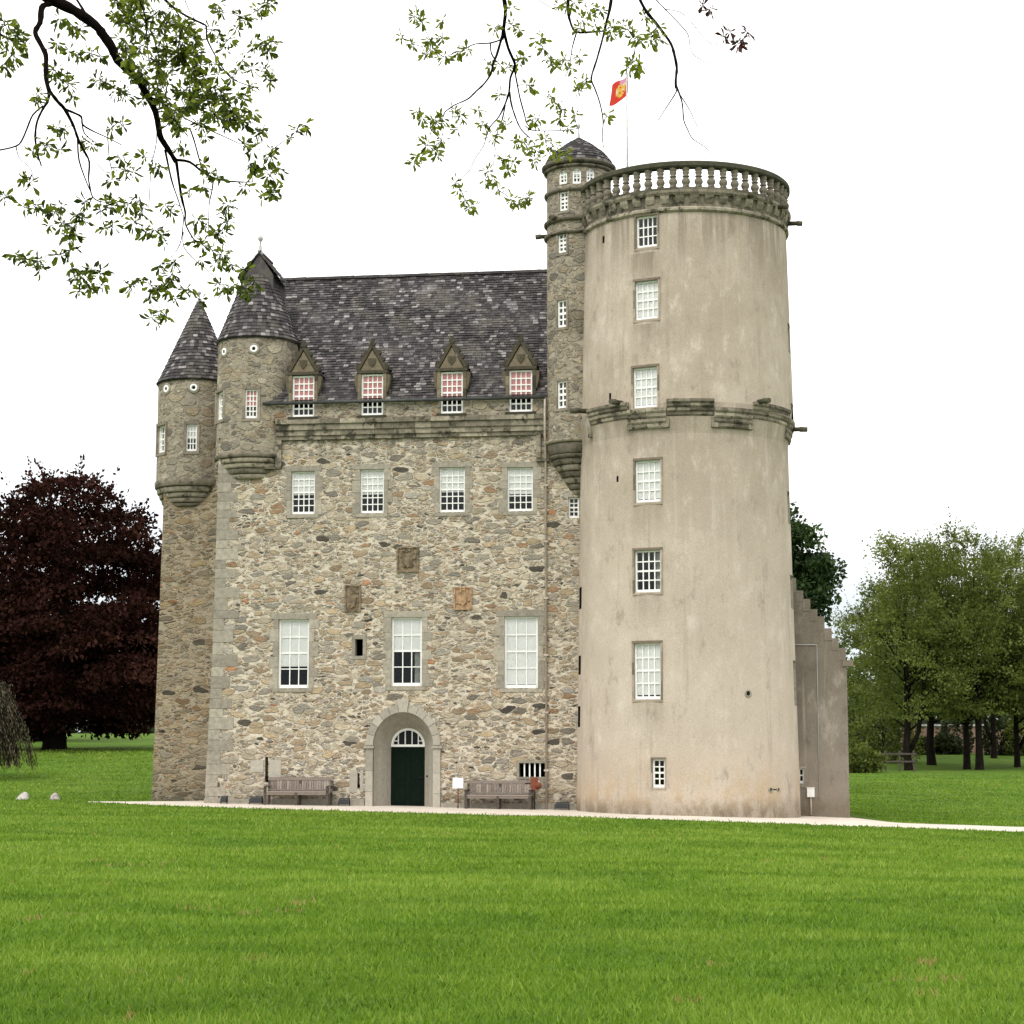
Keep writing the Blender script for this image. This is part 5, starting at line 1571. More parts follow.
# copper beech
by = 105.0
f0 = foot(58, by)
grow_tree('copper_beech', f0, 'huge dark purple copper beech standing left of the castle', 'tree', None, 15.3,
          [(0.085, 4.6), (0.14, 6.3), (0.25, 7.0), (0.45, 6.7), (0.62, 5.9), (0.78, 4.6), (0.9, 3.0), (0.985, 1.2)],
          0.55, 3.0, 640, 130, 0.27, M['copper'], rc=(1.0, 1.9), flat=0.26, droop=-0.3, seed=5, bark='bark_far', limbs=60, inner=0.25, lean=(0.6, 0), feather=500)
f1 = foot(43, 126.0)
grow_tree('copper_beech', f1, 'smaller dark tree half hidden behind the copper beech', 'tree', None, 12.0,
          [(0.15, 3.0), (0.4, 4.6), (0.7, 3.8), (0.98, 1.0)], 0.5, 3.0, 160, 90, 0.34, M['copper'], rc=(1.0, 1.8), flat=0.4, seed=9, bark='bark', limbs=20, inner=0.2)
# dark tree behind the wing
grow_tree('sycamore', foot(762, 86.0), 'dense deep green tree rising behind the crow-stepped wing', 'tree', None, 12.9,
          [(0.3, 2.4), (0.5, 3.1), (0.7, 2.9), (0.86, 2.5), (0.98, 1.0)], 0.35, 4.0, 230, 210, 0.24, M['dark_leaf'], rc=(0.6, 1.05), flat=0.7, droop=-0.1, seed=21, limbs=30)
# grove on the right
grove = [(905, 118, 13.6, 3.9, 0.36, 0.7, 31, 'young lime tree with a forked trunk, nearest the castle wing'),
         (928, 127, 14.4, 4.2, 0.42, 0, 32, 'lime tree with a thick straight trunk behind the forked one'),
         (963, 121, 14.6, 4.0, 0.32, 0, 33, 'lime tree whose slim trunk stands just left of its close twin'),
         (975.5, 119, 14.0, 4.1, 0.36, 0, 34, 'lime tree whose trunk stands just right of its close twin'),
         (1013, 124, 13.8, 4.2, 0.28, 0.8, 35, 'lime tree with a thin V-forked trunk at the right edge'),
         (880, 140, 12.0, 3.6, 0.26, 0, 36, 'shorter pale lime tree behind the post and rail fence'),
         (990, 139, 13.8, 4.6, 0.3, -0.5, 37, 'lime tree with a leaning stem standing close to the garden wall'),
         (1052, 122, 13.6, 4.2, 0.36, 0, 38, 'lime tree mostly cut off by the right edge of the picture')]
for (u, Y, h, r, tr, fk, sd, lab) in grove:
    grow_tree('lime_tree', foot(u, Y), lab, 'tree', 'lime trees in the park on the right', h,
              [(0.25, r * 0.7), (0.33, r), (0.5, r * 1.02), (0.68, r * 0.85), (0.84, r * 0.62), (1.03, r * 0.3)],
              tr * 0.62, 2.6, 170, 128, 0.175, M['lime'], rc=(0.6, 1.5), flat=0.6, droop=-0.1, up=0.35, seed=sd, limbs=34, fork=fk, inner=0.15, feather=420)

# weeping tree at the left edge
rng = np.random.default_rng(77)
wp = foot(-20, 80.0)
root = tag(empty('weeping_tree', wp), 'brownish weeping tree with hanging twigs cut off by the left edge', 'tree')
m = MB(); m.tube([(0, 0, -0.3), (0.05, 0, 1.4), (0, 0, 3.0), (0.1, 0, 4.5)], [0.28, 0.2, 0.16, 0.06], 8)
LV, LD = [], []
rr = random.Random(4)
for i in range(230):
    a = rr.uniform(0, 2 * PI); s = rr.uniform(0.45, 1.0); z0 = rr.uniform(3.6, 5.0) - 0.9 * s
    ro = 2.55 * s
    P_ = []; ro *= rr.uniform(0.75, 1.12)
    for k in range(9):
        f_ = k / 8
        rad = ro * (f_ ** 0.6); z = z0 + 0.35 * math.sin(f_ * 1.6) - (z0 - rr.uniform(0.0, 0.5) * (1.2 - s) - 0.05) * f_ ** 2.2 * rr.uniform(0.9, 1.0)
        P_.append(Vector((rad * math.cos(a + 0.1 * math.sin(k)), rad * math.sin(a + 0.1 * math.sin(k)), z)))
    m.tube(P_, [0.03 * (1 - k / 9) + 0.006 for k in range(9)], 4)
    for p0, p1 in zip(P_[2:-1], P_[3:]):
        for q in range(9):
            LV.append(p0.lerp(p1, rr.random()) + Vector((rr.gauss(0, .07), rr.gauss(0, .07), rr.gauss(0, .05)))); LD.append((p1 - p0).normalized() * 0.4 + Vector((rr.gauss(0, .25), rr.gauss(0, .25), -0.7)))
m.build('trunk', M['bark_far'], root)
LV = np.array(LV); LD = np.array(LD); L = rng.uniform(0.09, 0.2, len(LV))
M['weep'] = leafmat('brownish_new_leaves', [(0, (0.055, 0.045, 0.028)), (0.6, (0.115, 0.095, 0.06)), (1, (0.19, 0.16, 0.10))], 0.25)
V, Fq = leaf_quads(LV, LD, L, L * 0.3, rng)
npmesh('crown', V, Fq, M['weep'], root, tint=rng.uniform(0, 1, len(LV)))

# garden wall, bushes, fence on the right
M['brick'] = simple('old_pink_brick', (0.24, 0.155, 0.115), 0.95, 0.3, 2.5, 0.5)
gw = MB()
Yw = 152.0
xw0, xw1 = (898 - 512) / F * Yw, (1150 - 512) / F * Yw
for i in range(16):
    a, b = xw0 + (xw1 - xw0) * i / 16, xw0 + (xw1 - xw0) * (i + 1) / 16
    g_ = gzf((a + b) / 2, Yw)
    gw.box(a, b, -0.25, 0.25, g_ - 0.6, 3.72)
wl = gw.build('garden_wall', M['brick']); wl.location = (0, Yw, 0)
tag(wl, 'long old pinkish garden wall seen between the lime trunks', 'wall')
cp = MB(); cp.box(xw0 - .05, xw1 + .05, -0.33, 0.33, 3.724, 3.88); cp.build('coping', M['gutter_pale'], wl)

def bush(u, Y, w, h, label, sd, mat='wood_leaf', n_=2600):
    rng = np.random.default_rng(sd)
    f_ = foot(u, Y)
    k = rng.normal(size=(n_, 3)); k /= np.linalg.norm(k, axis=1, keepdims=True); k *= rng.uniform(0.55, 1.0, n_)[:, None] ** 0.5
    k *= (1 + 0.18 * np.sin(k[:, :1] * 7 + sd) + 0.15 * np.sin(k[:, 2:] * 9 + k[:, 1:2] * 6))
    p_ = k * np.array([w / 2, w / 2.4, h * 0.55]); p_[:, 2] = np.abs(p_[:, 2] + h * 0.45)
    L = rng.uniform(0.12, 0.28, n_)
    V, Fq = leaf_quads(p_, k + rng.normal(size=k.shape) * 0.6, L, L * 0.7, rng)
    root = tag(empty('bush', f_), label, 'bush', 'bushes along the park edge')
    npmesh('foliage', V, Fq, M[mat], root, tint=rng.uniform(0, 1, n_))
    m = MB()
    for i in range(7):
        e = p_[i * 37 % n_] * 0.8
        m.tube([(0, 0, -0.1), (e[0] * .4, e[1] * .4, e[2] * .6), tuple(e)], [0.05, 0.03, 0.01], 5)
    m.build('stems', M['bark_far'], root)
bush(858, 112, 2.4, 1.5, 'low rounded green bush just right of the castle wing', 51, 'lime')
bush(879, 131, 4.6, 3.6, 'tall green shrub behind the wooden fence', 52, 'lime', 4500)
bush(941, 148, 2.2, 1.3, 'low dark bush against the garden wall behind the thick straight trunk', 53)
bush(952, 149, 2.6, 3.0, 'tall dark shrub against the garden wall between the trunks', 54)
bush(997, 147, 3.0, 2.6, 'broad shrub against the garden wall near its right end', 55)
bush(1020, 146, 3.0, 2.6, 'bright green shrub at the right edge by the garden wall', 56, 'lime')
bush(917, 147, 1.8, 1.1, 'small dark bush at the left end of the garden wall', 57)
bush(862, 146, 5.0, 4.2, 'large dark shrub behind the lime trees beside the wing', 58, 'wood_leaf', 5000)
fr0 = foot(868, 114)
fe = tag(empty('fence', fr0), 'dark weathered post and rail fence beyond the crow-stepped wing', 'fence')
for i in range(4):
    x = i * 0.85
    m = MB(); m.box(x - .05, x + .05, -.05, .05, -0.4, 1.25); m.build('post', M['oak_dark'], fe)
for z in (0.55, 1.0):
    m = MB(); m.box(-0.1, 2.7, -.09, -.053, z, z + .1); m.build('rail', M['oak_dark'], fe)

# far-off wood closing the park all round
rng = np.random.default_rng(99)
NC = 6500
ang = rng.uniform(-PI * 0.62, PI * 0.62, NC)
dist = rng.uniform(188, 225, NC)
X = dist * np.sin(ang); Y = dist * np.cos(ang) + 8
topz = 5.0 + 2.2 * np.sin(ang * 23) + 1.5 * np.sin(ang * 51 + 1) + np.where(ang > 0.17, 2.5, 1.0)
h = rng.uniform(0.03, 1, NC) * topz
base = np.stack([X, Y, gz(X, Y) + h], 1)
cl = np.repeat(np.arange(NC), 26)
p_ = base[cl] + rng.normal(size=(len(cl), 3)) * np.array([2.2, 2.2, 1.2])
p_[:, 2] = np.maximum(p_[:, 2], gz(p_[:, 0], p_[:, 1]) + 0.1)
L = rng.uniform(0.6, 1.2, len(cl))
V, Fq = leaf_quads(p_, rng.normal(size=p_.shape), L, L * 0.75, rng)
o = npmesh('distant_woods', V, Fq, M['wood_leaf'], tint=np.clip(rng.uniform(0, 0.7, NC)[cl] + rng.uniform(-.2, .2, len(cl)), 0, 1))
tag(o, 'dark band of far-off woodland closing the park', kind='stuff')

# ------------------------------------------------------------------ overhanging boughs of the tree beside the photographer
# (outlines read off the photograph; every bough hangs at its own depth, 11.5 to 14.5 m away)
LB = [ # (points, start radius px, end radius px, depth start, depth end)
 ([(42,-6),(57,2),(75,11),(95,25),(103,35),(112,47),(118,60),(130,72),(140,82),(147,95),(155,112),(160,135),(163,142),(170,152),(176,162)], 6.0, 2.2, 12.6, 13.2),
 ([(176,162),(181,195),(185,212),(186,225),(195,242)], 1.7, .6, 13.2, 13.5),
 ([(165,150),(172,180),(178,200),(184,217)], 1.2, .5, 13.15, 13.0),
 ([(176,160),(190,162),(203,172),(214,178),(227,181),(242,182),(252,182)], 1.6, .5, 13.2, 12.7),
 ([(214,178),(212,190),(209,205),(209,230)], .9, .4, 12.9, 12.8),
 ([(190,128),(194,140),(198,155),(203,172)], .9, .7, 13.3, 13.0),
 ([(156,112),(157,140),(151,168),(149,210)], .7, .4, 13.1, 13.6),
 ([(184,217),(181,240),(175,252),(165,262)], .7, .3, 13.3, 13.4),
 ([(183,232),(184,247),(196,261),(205,268),(215,277)], .6, .3, 13.3, 13.7),
 ([(57,2),(45,5),(41,10),(40,22),(35,32),(40,43),(46,55),(46,70),(47,82),(50,92)], 3.3, 2.2, 12.65, 12.2),
 ([(50,92),(47,102),(43,108),(37,121),(35,135),(37,150),(40,162),(41,166)], 1.9, .7, 12.2, 12.0),
 ([(43,106),(33,115),(28,127),(22,140),(16,146),(0,150),(-14,151)], .9, .9, 12.1, 11.8),
 ([(16,146),(19,158),(30,168),(32,175)], .6, .3, 11.9, 11.8),
 ([(50,92),(58,102),(65,109),(73,125),(79,140),(85,152),(89,162),(89,178),(90,185),(93,197),(100,202)], 2.0, .6, 12.2, 12.6),
 ([(78,138),(79,160),(86,182),(91,192)], 1.0, .5, 12.35, 12.5),
 ([(65,109),(74,113),(81,117),(83,125),(95,132),(108,138),(122,145)], 1.5, .5, 12.3, 12.7),
 ([(82,122),(84,133),(92,140),(97,145),(97,155)], .8, .3, 12.4, 12.5),
 ([(108,138),(109,158),(111,170),(105,172),(95,162)], .7, .3, 12.6, 12.6),
 ([(93,197),(87,207),(82,215)], .6, .4, 12.6, 12.7),
 ([(72,-8),(75,-3),(84,12),(86,18)], 1.5, 1.2, 12.9, 12.66),
 ([(158,-8),(165,0),(177,10),(190,18),(203,24),(206,27),(207,38),(213,52),(220,64),(226,73),(234,80),(250,86)], 1.5, .5, 13.6, 14.0),
 ([(180,-8),(185,0),(190,12),(197,22)], .6, .4, 13.9, 13.7),
 ([(138,-8),(140,0),(146,20),(147,45),(150,70)], 1.0, .5, 13.4, 13.5),
 ([(150,30),(155,42),(159,60),(159,75),(166,95)], 1.0, .4, 13.4, 13.2),
 ([(147,95),(165,105),(185,118),(205,128),(225,137),(240,144)], 1.1, .4, 13.0, 13.8),
 ([(155,112),(178,110),(200,100),(215,92)], .9, .4, 13.0, 12.6),
 ([(-14,28),(0,34),(12,40),(22,42)], 1.6, .6, 11.6, 11.5),
]
RBH = [
 ([(503,-8),(505,10),(504,28),(502,38)], 2.2, 1.8, 13.0, 13.1),
 ([(502,38),(497,55),(494,62),(491,74),(484,84),(476,91),(468,99),(455,105),(445,112)], 1.5, .6, 13.1, 12.6),
 ([(504,30),(508,48),(514,62),(514,68),(510,78),(509,92),(505,105),(499,117),(490,127),(486,137),(484,146),(475,158),(470,170)], 1.8, .3, 13.1, 13.5),
 ([(509,92),(512,105),(517,120),(522,130),(530,138)], 1.1, .6, 13.25, 13.0),
 ([(514,66),(516,80),(520,98),(525,115),(526,122),(531,129)], 1.1, .6, 13.2, 13.7),
 ([(503,39),(490,43),(475,44),(465,49),(460,52)], .9, .5, 13.1, 12.7),
 ([(490,43),(491,53),(495,60)], .9, .7, 13.0, 13.1),
 ([(505,105),(502,120),(497,133),(494,145),(495,150),(493,170),(494,180)], .8, .25, 13.3, 13.2),
 ([(526,126),(531,130),(545,131),(568,130),(580,128)], .6, .4, 13.5, 13.8),
 ([(568,-8),(568,10),(570,22),(576,32),(590,32),(604,31)], 1.7, .8, 13.6, 13.35),
 ([(576,33),(572,48),(570,65)], .8, .4, 13.6, 13.9),
 ([(530,-6),(538,0),(556,10),(566,14)], .4, .3, 13.4, 13.6),
 ([(612,-8),(610,10),(606,25),(603,38),(597,60),(591,78),(595,88),(600,102),(603,120),(602,138),(604,150)], 1.8, .35, 13.3, 12.8),
 ([(634,-10),(638,-5),(645,10),(655,22),(663,33),(671,44),(674,55),(677,68),(676,80),(676,88)], 1.9, 1.3, 12.7, 12.3),
 ([(676,86),(676,92),(668,105),(658,121)], 1.0, .4, 12.3, 12.1),
 ([(676,86),(680,95),(683,105),(684,120),(688,130),(693,139),(705,147),(712,155)], 1.0, .3, 12.3, 12.4),
 ([(680,95),(690,110),(697,125),(704,138)], .6, .25, 12.3, 12.6),
 ([(651,-8),(655,-2),(665,9),(680,25),(688,35),(690,48),(695,56),(710,64),(722,61)], .7, .25, 12.9, 13.3),
 ([(665,9),(680,12),(690,20),(700,33),(712,44),(727,40)], .4, .3, 13.0, 13.4),
]
LT = """5,25,12 8,40,14 12,55,12 5,65,8 18,35,8 25,45,4 60,20,5 72,25,6 80,30,6 57,43,4 70,52,6 78,55,6 90,53,6 100,57,4 55,70,7 60,80,9 68,85,7 38,95,5 36,100,4 72,97,4
97,80,7 105,82,8 118,90,8 125,95,9 57,130,5 65,130,3 45,145,9 33,153,4 60,150,3 112,128,5 122,125,4 85,142,4 92,145,4 120,158,5 125,170,7 133,172,4 112,180,4
5,197,8 22,178,4 30,183,5 25,208,3 35,205,5 45,210,4 55,212,5 62,206,4 85,201,4 78,215,5 85,220,4 110,205,9 118,202,7 128,205,6 138,200,6 142,210,5 100,210,4 113,225,6 105,228,4
62,223,6 73,228,5 50,226,3 70,235,6 75,235,4 135,222,9 145,232,8 155,230,6 160,235,5 163,242,4 70,250,8 60,255,4 15,255,5 22,258,5 28,260,4 38,262,5 40,270,4
78,275,6 85,280,7 92,270,6 100,273,6 90,287,4 102,285,3 72,268,3 80,290,4 132,285,7 140,280,5 150,285,6 158,290,5 165,285,5 150,297,3 170,280,4 152,320,7 165,315,4 158,312,4
160,265,5 172,275,5 175,262,4 185,290,4 175,300,5 168,292,4 190,290,4 200,300,5 170,210,6 165,205,3 198,220,5 195,240,6 203,245,4 206,225,4 228,205,5 226,212,5 222,230,6 228,222,5 217,235,4
212,250,4 222,255,8 218,262,6 200,260,3 232,265,4 220,285,6 225,292,4 235,285,6 243,287,7 248,293,6 255,282,4 245,270,4 218,5,6 222,12,5 240,17,7 247,20,6 237,28,4 258,10,7 265,5,6 270,3,6
212,30,6 218,38,5 228,40,6 225,50,5 255,45,7 265,45,6 272,42,4 268,52,6 243,60,6 238,70,4 232,78,3 252,70,5 265,68,4 270,75,6 270,82,5 250,86,5 237,97,6 245,96,5 252,112,6 248,120,5 258,132,5 262,130,4
245,145,4 252,150,4 270,155,5 272,150,3 215,65,5 210,62,4 218,75,4 205,137,4 255,170,6 250,165,5 270,175,6 278,170,5 245,186,5 276,190,6 272,195,4 262,195,3 203,165,5 210,172,4 218,177,5 190,190,4 202,187,4
297,130,3 305,125,3 290,138,2 155,168,4 160,168,4 144,157,3 185,150,4 178,148,3"""
RT_ = """402,38,5 416,17,5 422,22,4 442,20,3 442,38,4 412,44,3 430,50,5 425,55,3 444,57,5 430,40,3 458,51,4 468,50,4 490,65,4 500,65,6 508,68,4 512,25,4 510,8,4 495,28,4 518,62,4 525,57,4 520,30,3
540,40,6 543,48,4 549,58,4 552,65,4 565,60,5 570,68,5 560,63,4 580,58,4 530,88,5 528,85,3 550,96,5 555,103,5 562,110,4 560,118,4 500,95,4 479,110,3 417,112,4 422,118,4 435,122,7 442,120,5 430,128,4
455,112,5 460,116,4 457,130,4 483,125,4 506,125,5 493,136,5 427,145,6 435,150,6 442,140,5 418,158,5 414,163,4 437,155,4 535,118,6 535,124,4 520,142,6 527,148,7 535,150,6 545,140,6 553,145,6 550,155,5
560,155,5 565,152,5 535,160,4 515,142,3 455,183,5 460,190,4 465,200,3 470,208,5 475,207,4 488,172,4 485,180,4 495,180,4 505,160,4 508,170,5 513,162,4 498,190,3 512,200,4 518,205,4 525,198,5 530,197,3
568,128,4 575,115,4 583,20,6 590,10,8 600,10,5 580,28,5 596,27,4 610,33,5 612,28,5 622,28,7 628,30,7 634,37,5 638,40,4 645,17,5 658,27,5 652,35,6 650,42,4 660,38,4 567,5,6 560,5,4 575,3,4
632,62,7 640,65,5 628,68,4 638,70,3 582,82,5 578,90,5 586,82,4 607,115,4"""
CT = "710,10,5 703,5,3 730,32,4 724,37,3 742,40,7 748,32,5 738,44,4"
def parse(s): return [tuple(float(x) for x in t.split(',')) for t in s.split()]
def inpoly(x, y, poly):
    c = False
    for i in range(len(poly)):
        (x0, y0), (x1, y1) = poly[i], poly[i - 1]
        if (y0 > y) != (y1 > y) and x < (x1 - x0) * (y - y0) / (y1 - y0) + x0: c = not c
    return c
rr = random.Random(42)
LT = parse(LT); RT_ = parse(RT_); CT = [(u, v, r * 0.55) for u, v, r in parse(CT)]
dense = [(98, -20), (150, -20), (185, 25), (205, 45), (200, 62), (225, 85), (235, 110), (245, 125), (240, 135), (195, 125), (170, 133), (152, 118), (140, 92), (128, 66), (120, 35), (112, 16)]
cnt = 0
while cnt < 150:
    x, y = rr.uniform(95, 250), rr.uniform(-18, 138)
    if inpoly(x, y, dense): LT.append((x, y, rr.uniform(4, 8))); cnt += 1

bough_root = Vector((-5.6, 4.5, gzf(-5.6, 4.5)))
ot = tag(empty('overhanging_tree', bough_root), 'tree leaning over the viewer, its leafy boughs hanging across the top of the sky', 'tree')
tl = lambda p: Vector(p) - bough_root
m = MB()
fork_ = Vector((-5.2, 5.6, 7.0))
m.tube([tl(bough_root - Vector((0, 0, .3))), tl(bough_root + Vector((0, 0, .3))), tl((-5.55, 4.6, 2.5)), tl((-5.45, 5.0, 5.0)), tl(fork_)], [0.62, 0.46, 0.38, 0.34, 0.30], 12)
trunk = m.build('trunk', M['bark'], ot)

def smooth_pts(P_, sub=3):
    out = []
    for i in range(len(P_) - 1):
        p0, p1, p2, p3 = P_[max(i - 1, 0)], P_[i], P_[i + 1], P_[min(i + 2, len(P_) - 1)]
        for k in range(sub):
            t = k / sub
            out.append(0.5 * ((2 * p1) + (p2 - p0) * t + (2 * p0 - 5 * p1 + 4 * p2 - p3) * t * t + (3 * p1 - p0 - 3 * p2 + p3) * t ** 3))
    out.append(P_[-1])
    return out

def boughs(name, BR, tufts, feeders, leaf_len, matl, tints, seed):
    rr = random.Random(seed)
    m = MB(); nodes = []
    for pts, r0, r1, d0, d1 in BR:
        n_ = len(pts)
        P_ = []
        for i, (u, v) in enumerate(pts):
            Yd = d0 + (d1 - d0) * i / (n_ - 1)
            P_.append(at(u + rr.uniform(-.5, .5), v, Yd))
        P2 = smooth_pts(P_, 3)
        k = len(P2)
        rad = [(r0 + (r1 - r0) * (i / (k - 1)) ** 0.8) * P2[i].y / F * rr.uniform(0.9, 1.18) for i in range(k)]
        m.tube([tl(p) for p in P2], rad, 6)
        nodes += [(p, r) for p, r in zip(P2, rad)]
    for pts, rad in feeders:
        P2 = smooth_pts([Vector(p) for p in pts], 4); k = len(P2)
        m.tube([tl(p) for p in P2], [rad[0] + (rad[1] - rad[0]) * i / (k - 1) for i in range(k)], 8)
    # hang every tuft of leaves on the nearest twig, nearest first
    todo = []
    for (u, v, r) in tufts: todo.append([u, v, r])
    proj = lambda p: (512 + F * p.x / (p.y * CP + (p.z - CAMZ) * SP), 512 - F * ((p.z - CAMZ) * CP - p.y * SP) / (p.y * CP + (p.z - CAMZ) * SP))
    nod = [(proj(p), p) for p, _ in nodes]
    C, Dd = [], []
    NP = np.array([q[0] for q in nod]); NPT = [q[1] for q in nod]
    while todo:
        U = np.array([(t[0], t[1]) for t in todo])
        d2 = ((U[:, None, :] - NP[None]) ** 2).sum(2)
        i, j = np.unravel_index(np.argmin(d2), d2.shape)
        u, v, r = todo.pop(i)
        p0 = NPT[j]
        e = at(u, v, p0.y + rr.uniform(-0.35, 0.35))
        L_ = (e - p0).length
        if L_ > 0.02 and d2[i, j] < 42 ** 2:
            mid = p0.lerp(e, 0.5) + Vector((rr.uniform(-.08, .08), rr.uniform(-.08, .08), rr.uniform(-.02, .1))) * L_
            m.tube([tl(p0), tl(mid), tl(e)], [0.0038, 0.003, 0.002], 4)
        for q in (0.5, 1.0):
            pp = p0.lerp(e, q); NP = np.vstack([NP, proj(pp)]); NPT.append(pp)
        nl = int(7 + r * 2.3)
        for _ in range(nl):
            a = Vector((rr.gauss(0, 1), rr.gauss(0, 1), rr.gauss(0, 1))).normalized()
            c = e + a * (r * e.y / F) * rr.random() ** 0.6 * 0.85
            if _ % 3 == 0: m.tube([tl(e.lerp(p0, 0.12)), tl(c)], [0.0019, 0.0012], 3)
            C.append(tl(c)); Dd.append((a * 0.9 + Vector((0, 0, -0.35)) + Vector((rr.gauss(0, .3), rr.gauss(0, .3), rr.gauss(0, .3)))))
    bo = m.build(name, M['bark'], ot)
    rng = np.random.default_rng(seed)
    C = np.array(C); Dd = np.array(Dd); n_ = len(C)
    L = leaf_len * rng.uniform(0.5, 1.45, n_)
    Wd = L * rng.uniform(0.26, 0.48, n_)
    Dd = Dd / np.linalg.norm(Dd, axis=1, keepdims=True)
    s = np.cross(Dd, rng.normal(size=(n_, 3))); s /= np.linalg.norm(s, axis=1, keepdims=True)
    nn = np.cross(s, Dd)
    L_ = L[:, None]; W_ = Wd[:, None]
    # obovate leaf: six-sided, folded a little along its midrib
    V = np.stack([C, C + Dd * L_ * .35 + s * W_ * .32 + nn * L_ * .05, C + Dd * L_ * .68 + s * W_ * .5 + nn * L_ * .05, C + Dd * L_ - nn * L_ * .1,
                  C + Dd * L_ * .68 - s * W_ * .5 + nn * L_ * .05, C + Dd * L_ * .35 - s * W_ * .32 + nn * L_ * .05], 1).reshape(-1, 3)
    b = np.arange(n_) * 6
    Fq = np.concatenate([np.stack([b, b + 1, b + 2, b + 3], 1), np.stack([b, b + 3, b + 4, b + 5], 1)])
    t = np.clip(rng.uniform(tints[0], tints[1], n_), 0, 1)
    lo = npmesh('leaves', V, Fq, matl, bo, tint=np.concatenate([t, t]))
    lo['kind'] = 'stuff'
    return bo

M['oak_leaf'] = leafmat('young_oak_leaves', [(0, (0.020, 0.036, 0.006)), (0.5, (0.090, 0.132, 0.014)), (1, (0.25, 0.30, 0.038))], 0.6, 0.5)
M['red_leaf'] = leafmat('dark_red_leaves', [(0, (0.02, 0.008, 0.006)), (1, (0.07, 0.02, 0.014))], 0.25, 0.5)
topL = at(42, -6, 12.6)
fL = [([fork_, Vector((-4.9, 8.2, 8.0)), Vector((-4.2, 11.0, 8.2)), Vector((topL.x - 0.25, topL.y - 0.5, topL.z + 0.45)), topL], (0.20, 0.05)),
      ([fork_ + Vector((0, .1, .2)), Vector((-4.0, 9.5, 8.6)), at(120, -60, 13.0), at(158, -8, 13.6)], (0.1, 0.012)),
      ([at(120, -60, 13.0), at(138, -8, 13.4)], (0.02, 0.008)),
      ([at(60, -40, 12.7), at(72, -8, 12.9)], (0.02, 0.011)),
      ([at(120, -60, 13.0), at(180, -8, 13.9)], (0.02, 0.006)),
      ([fork_, Vector((-4.6, 9.0, 6.6)), at(-40, 25, 11.6), at(-14, 28, 11.6)], (0.06, 0.011)),
      ([fork_, Vector((-4.4, 8.0, 6.3)), at(-60, 148, 11.6), at(-14, 151, 11.8)], (0.05, 0.006))]
boughs('bough', LB, LT, fL, 0.057, M['oak_leaf'], (0.0, 1.0), 3)
hub = at(540, -130, 13.2)
fR = [([fork_, Vector((-4.2, 8.0, 8.9)), Vector((-2.4, 11.5, 9.3)), hub, at(640, -110, 12.9), at(700, -70, 12.9)], (0.22, 0.03)),
      ([hub, at(505, -60, 13.0), at(503, -8, 13.0)], (0.05, 0.0155)), ([hub, at(562, -60, 13.6), at(568, -8, 13.6)], (0.04, 0.012)),
      ([at(600, -120, 13.1), at(615, -50, 13.3), at(612, -8, 13.3)], (0.04, 0.0126)), ([at(620, -112, 13.0), at(622, -50, 12.7), at(634, -10, 12.7)], (0.04, 0.0127)),
      ([at(640, -110, 12.9), at(645, -40, 12.9), at(651, -8, 12.9)], (0.02, 0.005)), ([hub, at(515, -40, 13.3), at(530, -6, 13.4)], (0.02, 0.003))]
boughs('bough', RBH, RT_, fR, 0.051, M['oak_leaf'], (0.5, 1.0), 8)
boughs('spray', [([(690, -12), (703, 5), (712, 12)], .4, .3, 13.2, 13.2), ([(727, 40), (735, 41), (742, 40)], .3, .3, 13.4, 13.4), ([(712, 12), (722, 24), (730, 32), (735, 41)], .25, .25, 13.2, 13.4)], CT,
       [([at(700, -70, 12.9), at(690, -12, 13.2)], (0.012, 0.004))], 0.06, M['red_leaf'], (0.2, 1.0), 12)

# ------------------------------------------------------------------ grass blades on the near lawn
rng = np.random.default_rng(2024)
NG = 360000
vv = 750 + 10 ** rng.uniform(math.log10(30), math.log10(300), NG)
Yg = 1.65 * F / (vv - 750) * rng.uniform(0.93, 1.07, NG)
Xg = rng.uniform(-1, 1, NG) * (Yg * 0.30 + 1.5)
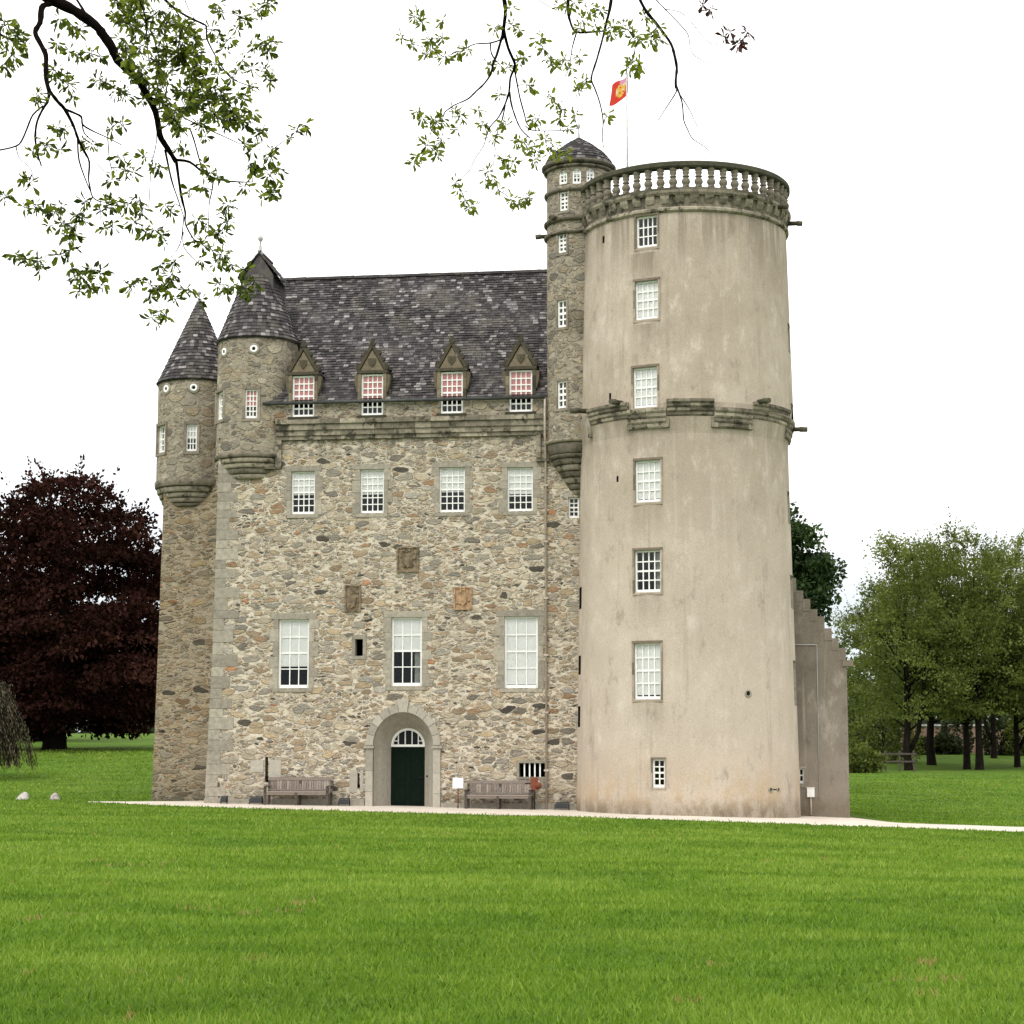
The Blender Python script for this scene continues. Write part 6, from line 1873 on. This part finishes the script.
# and thinner cover on both sides, beyond the frame
NS = 170000
Ys = 1.65 * F / 10 ** rng.uniform(math.log10(30), math.log10(330), NS)
Xs = rng.choice([-1, 1], NS) * (Ys * 0.30 + 1.4 + rng.uniform(0, 13, NS))
Xg = np.concatenate([Xg, Xs]); Yg = np.concatenate([Yg, Ys]); NG += NS
ok = (Yg > 9.5) & ((Yg < path_near(Xg) - 0.1 + rng.exponential(0.12, NG)) | (Xg < -14.3) | ((Xg < -12.8) & (Yg > 64.9)) | ((Xg > 12.0) & (Yg > np.interp(Xg, far_x, far_y) + 0.1)))
Xg, Yg = Xg[ok], Yg[ok]
def vnoise(x, y, s, sd):
    g = np.random.default_rng(sd).uniform(0, 1, (256, 256)); x = x / s; y = y / s
    xi = np.floor(x).astype(int); yi = np.floor(y).astype(int); fx_ = x - xi; fy_ = y - yi
    fx_ = fx_ * fx_ * (3 - 2 * fx_); fy_ = fy_ * fy_ * (3 - 2 * fy_)
    G = lambda a, b: g[a % 256, b % 256]
    return (G(xi, yi) * (1 - fx_) + G(xi + 1, yi) * fx_) * (1 - fy_) + (G(xi, yi + 1) * (1 - fx_) + G(xi + 1, yi + 1) * fx_) * fy_
Yw_ = Yg + 1.6 * vnoise(Xg, Yg, 4.0, 21) + 0.12 * Xg
patch = 0.36 * vnoise(Xg * 0.6, Yw_, 1.1, 1) + 0.34 * vnoise(Xg * 0.7, Yg, 0.4, 2) + 0.30 * vnoise(Xg * 0.5, Yw_, 3.1, 3)
hgt = (0.024 + 0.030 * patch + rng.exponential(0.010, len(Xg))) * (1 + Yg * 0.004)
wid = 0.0035 + 0.00042 * Yg
lean = rng.normal(size=(len(Xg), 2)) * 0.45
B = np.stack([Xg, Yg, gz(Xg, Yg) - 0.004], 1)
th_ = rng.uniform(0, PI, len(Xg))
sd_ = np.stack([np.cos(th_), np.sin(th_) * 0.5, np.zeros(len(Xg))], 1) * wid[:, None]
tip = B + np.stack([lean[:, 0] * hgt, lean[:, 1] * hgt, hgt], 1)
V = np.stack([B - sd_, B + sd_, tip], 1).reshape(-1, 3)
tint_ = np.clip(0.95 * (patch - 0.5) + 0.5 + rng.normal(0, 0.16, len(Xg)), 0, 0.9)
dry = (vnoise(Xg, Yg, 0.40, 7) > 0.90) & (vnoise(Xg, Yg, 3.0, 8) > 0.6) & (rng.uniform(0, 1, len(Xg)) < 0.4)
tint_[dry] = rng.uniform(0.94, 1.0, dry.sum())
M['grass'] = leafmat('grass_blades', [(0, (0.054, 0.118, 0.011)), (0.5, (0.138, 0.245, 0.022)), (0.9, (0.255, 0.350, 0.060)), (0.93, (0.30, 0.22, 0.09)), (1, (0.36, 0.25, 0.12))], 0.4, 0.7)
o = npmesh('grass', V, np.arange(len(V)).reshape(-1, 3), M['grass'], tint=tint_)
tag(o, 'short green grass blades covering the near lawn', kind='stuff')

print('BUILT', len(D.objects))
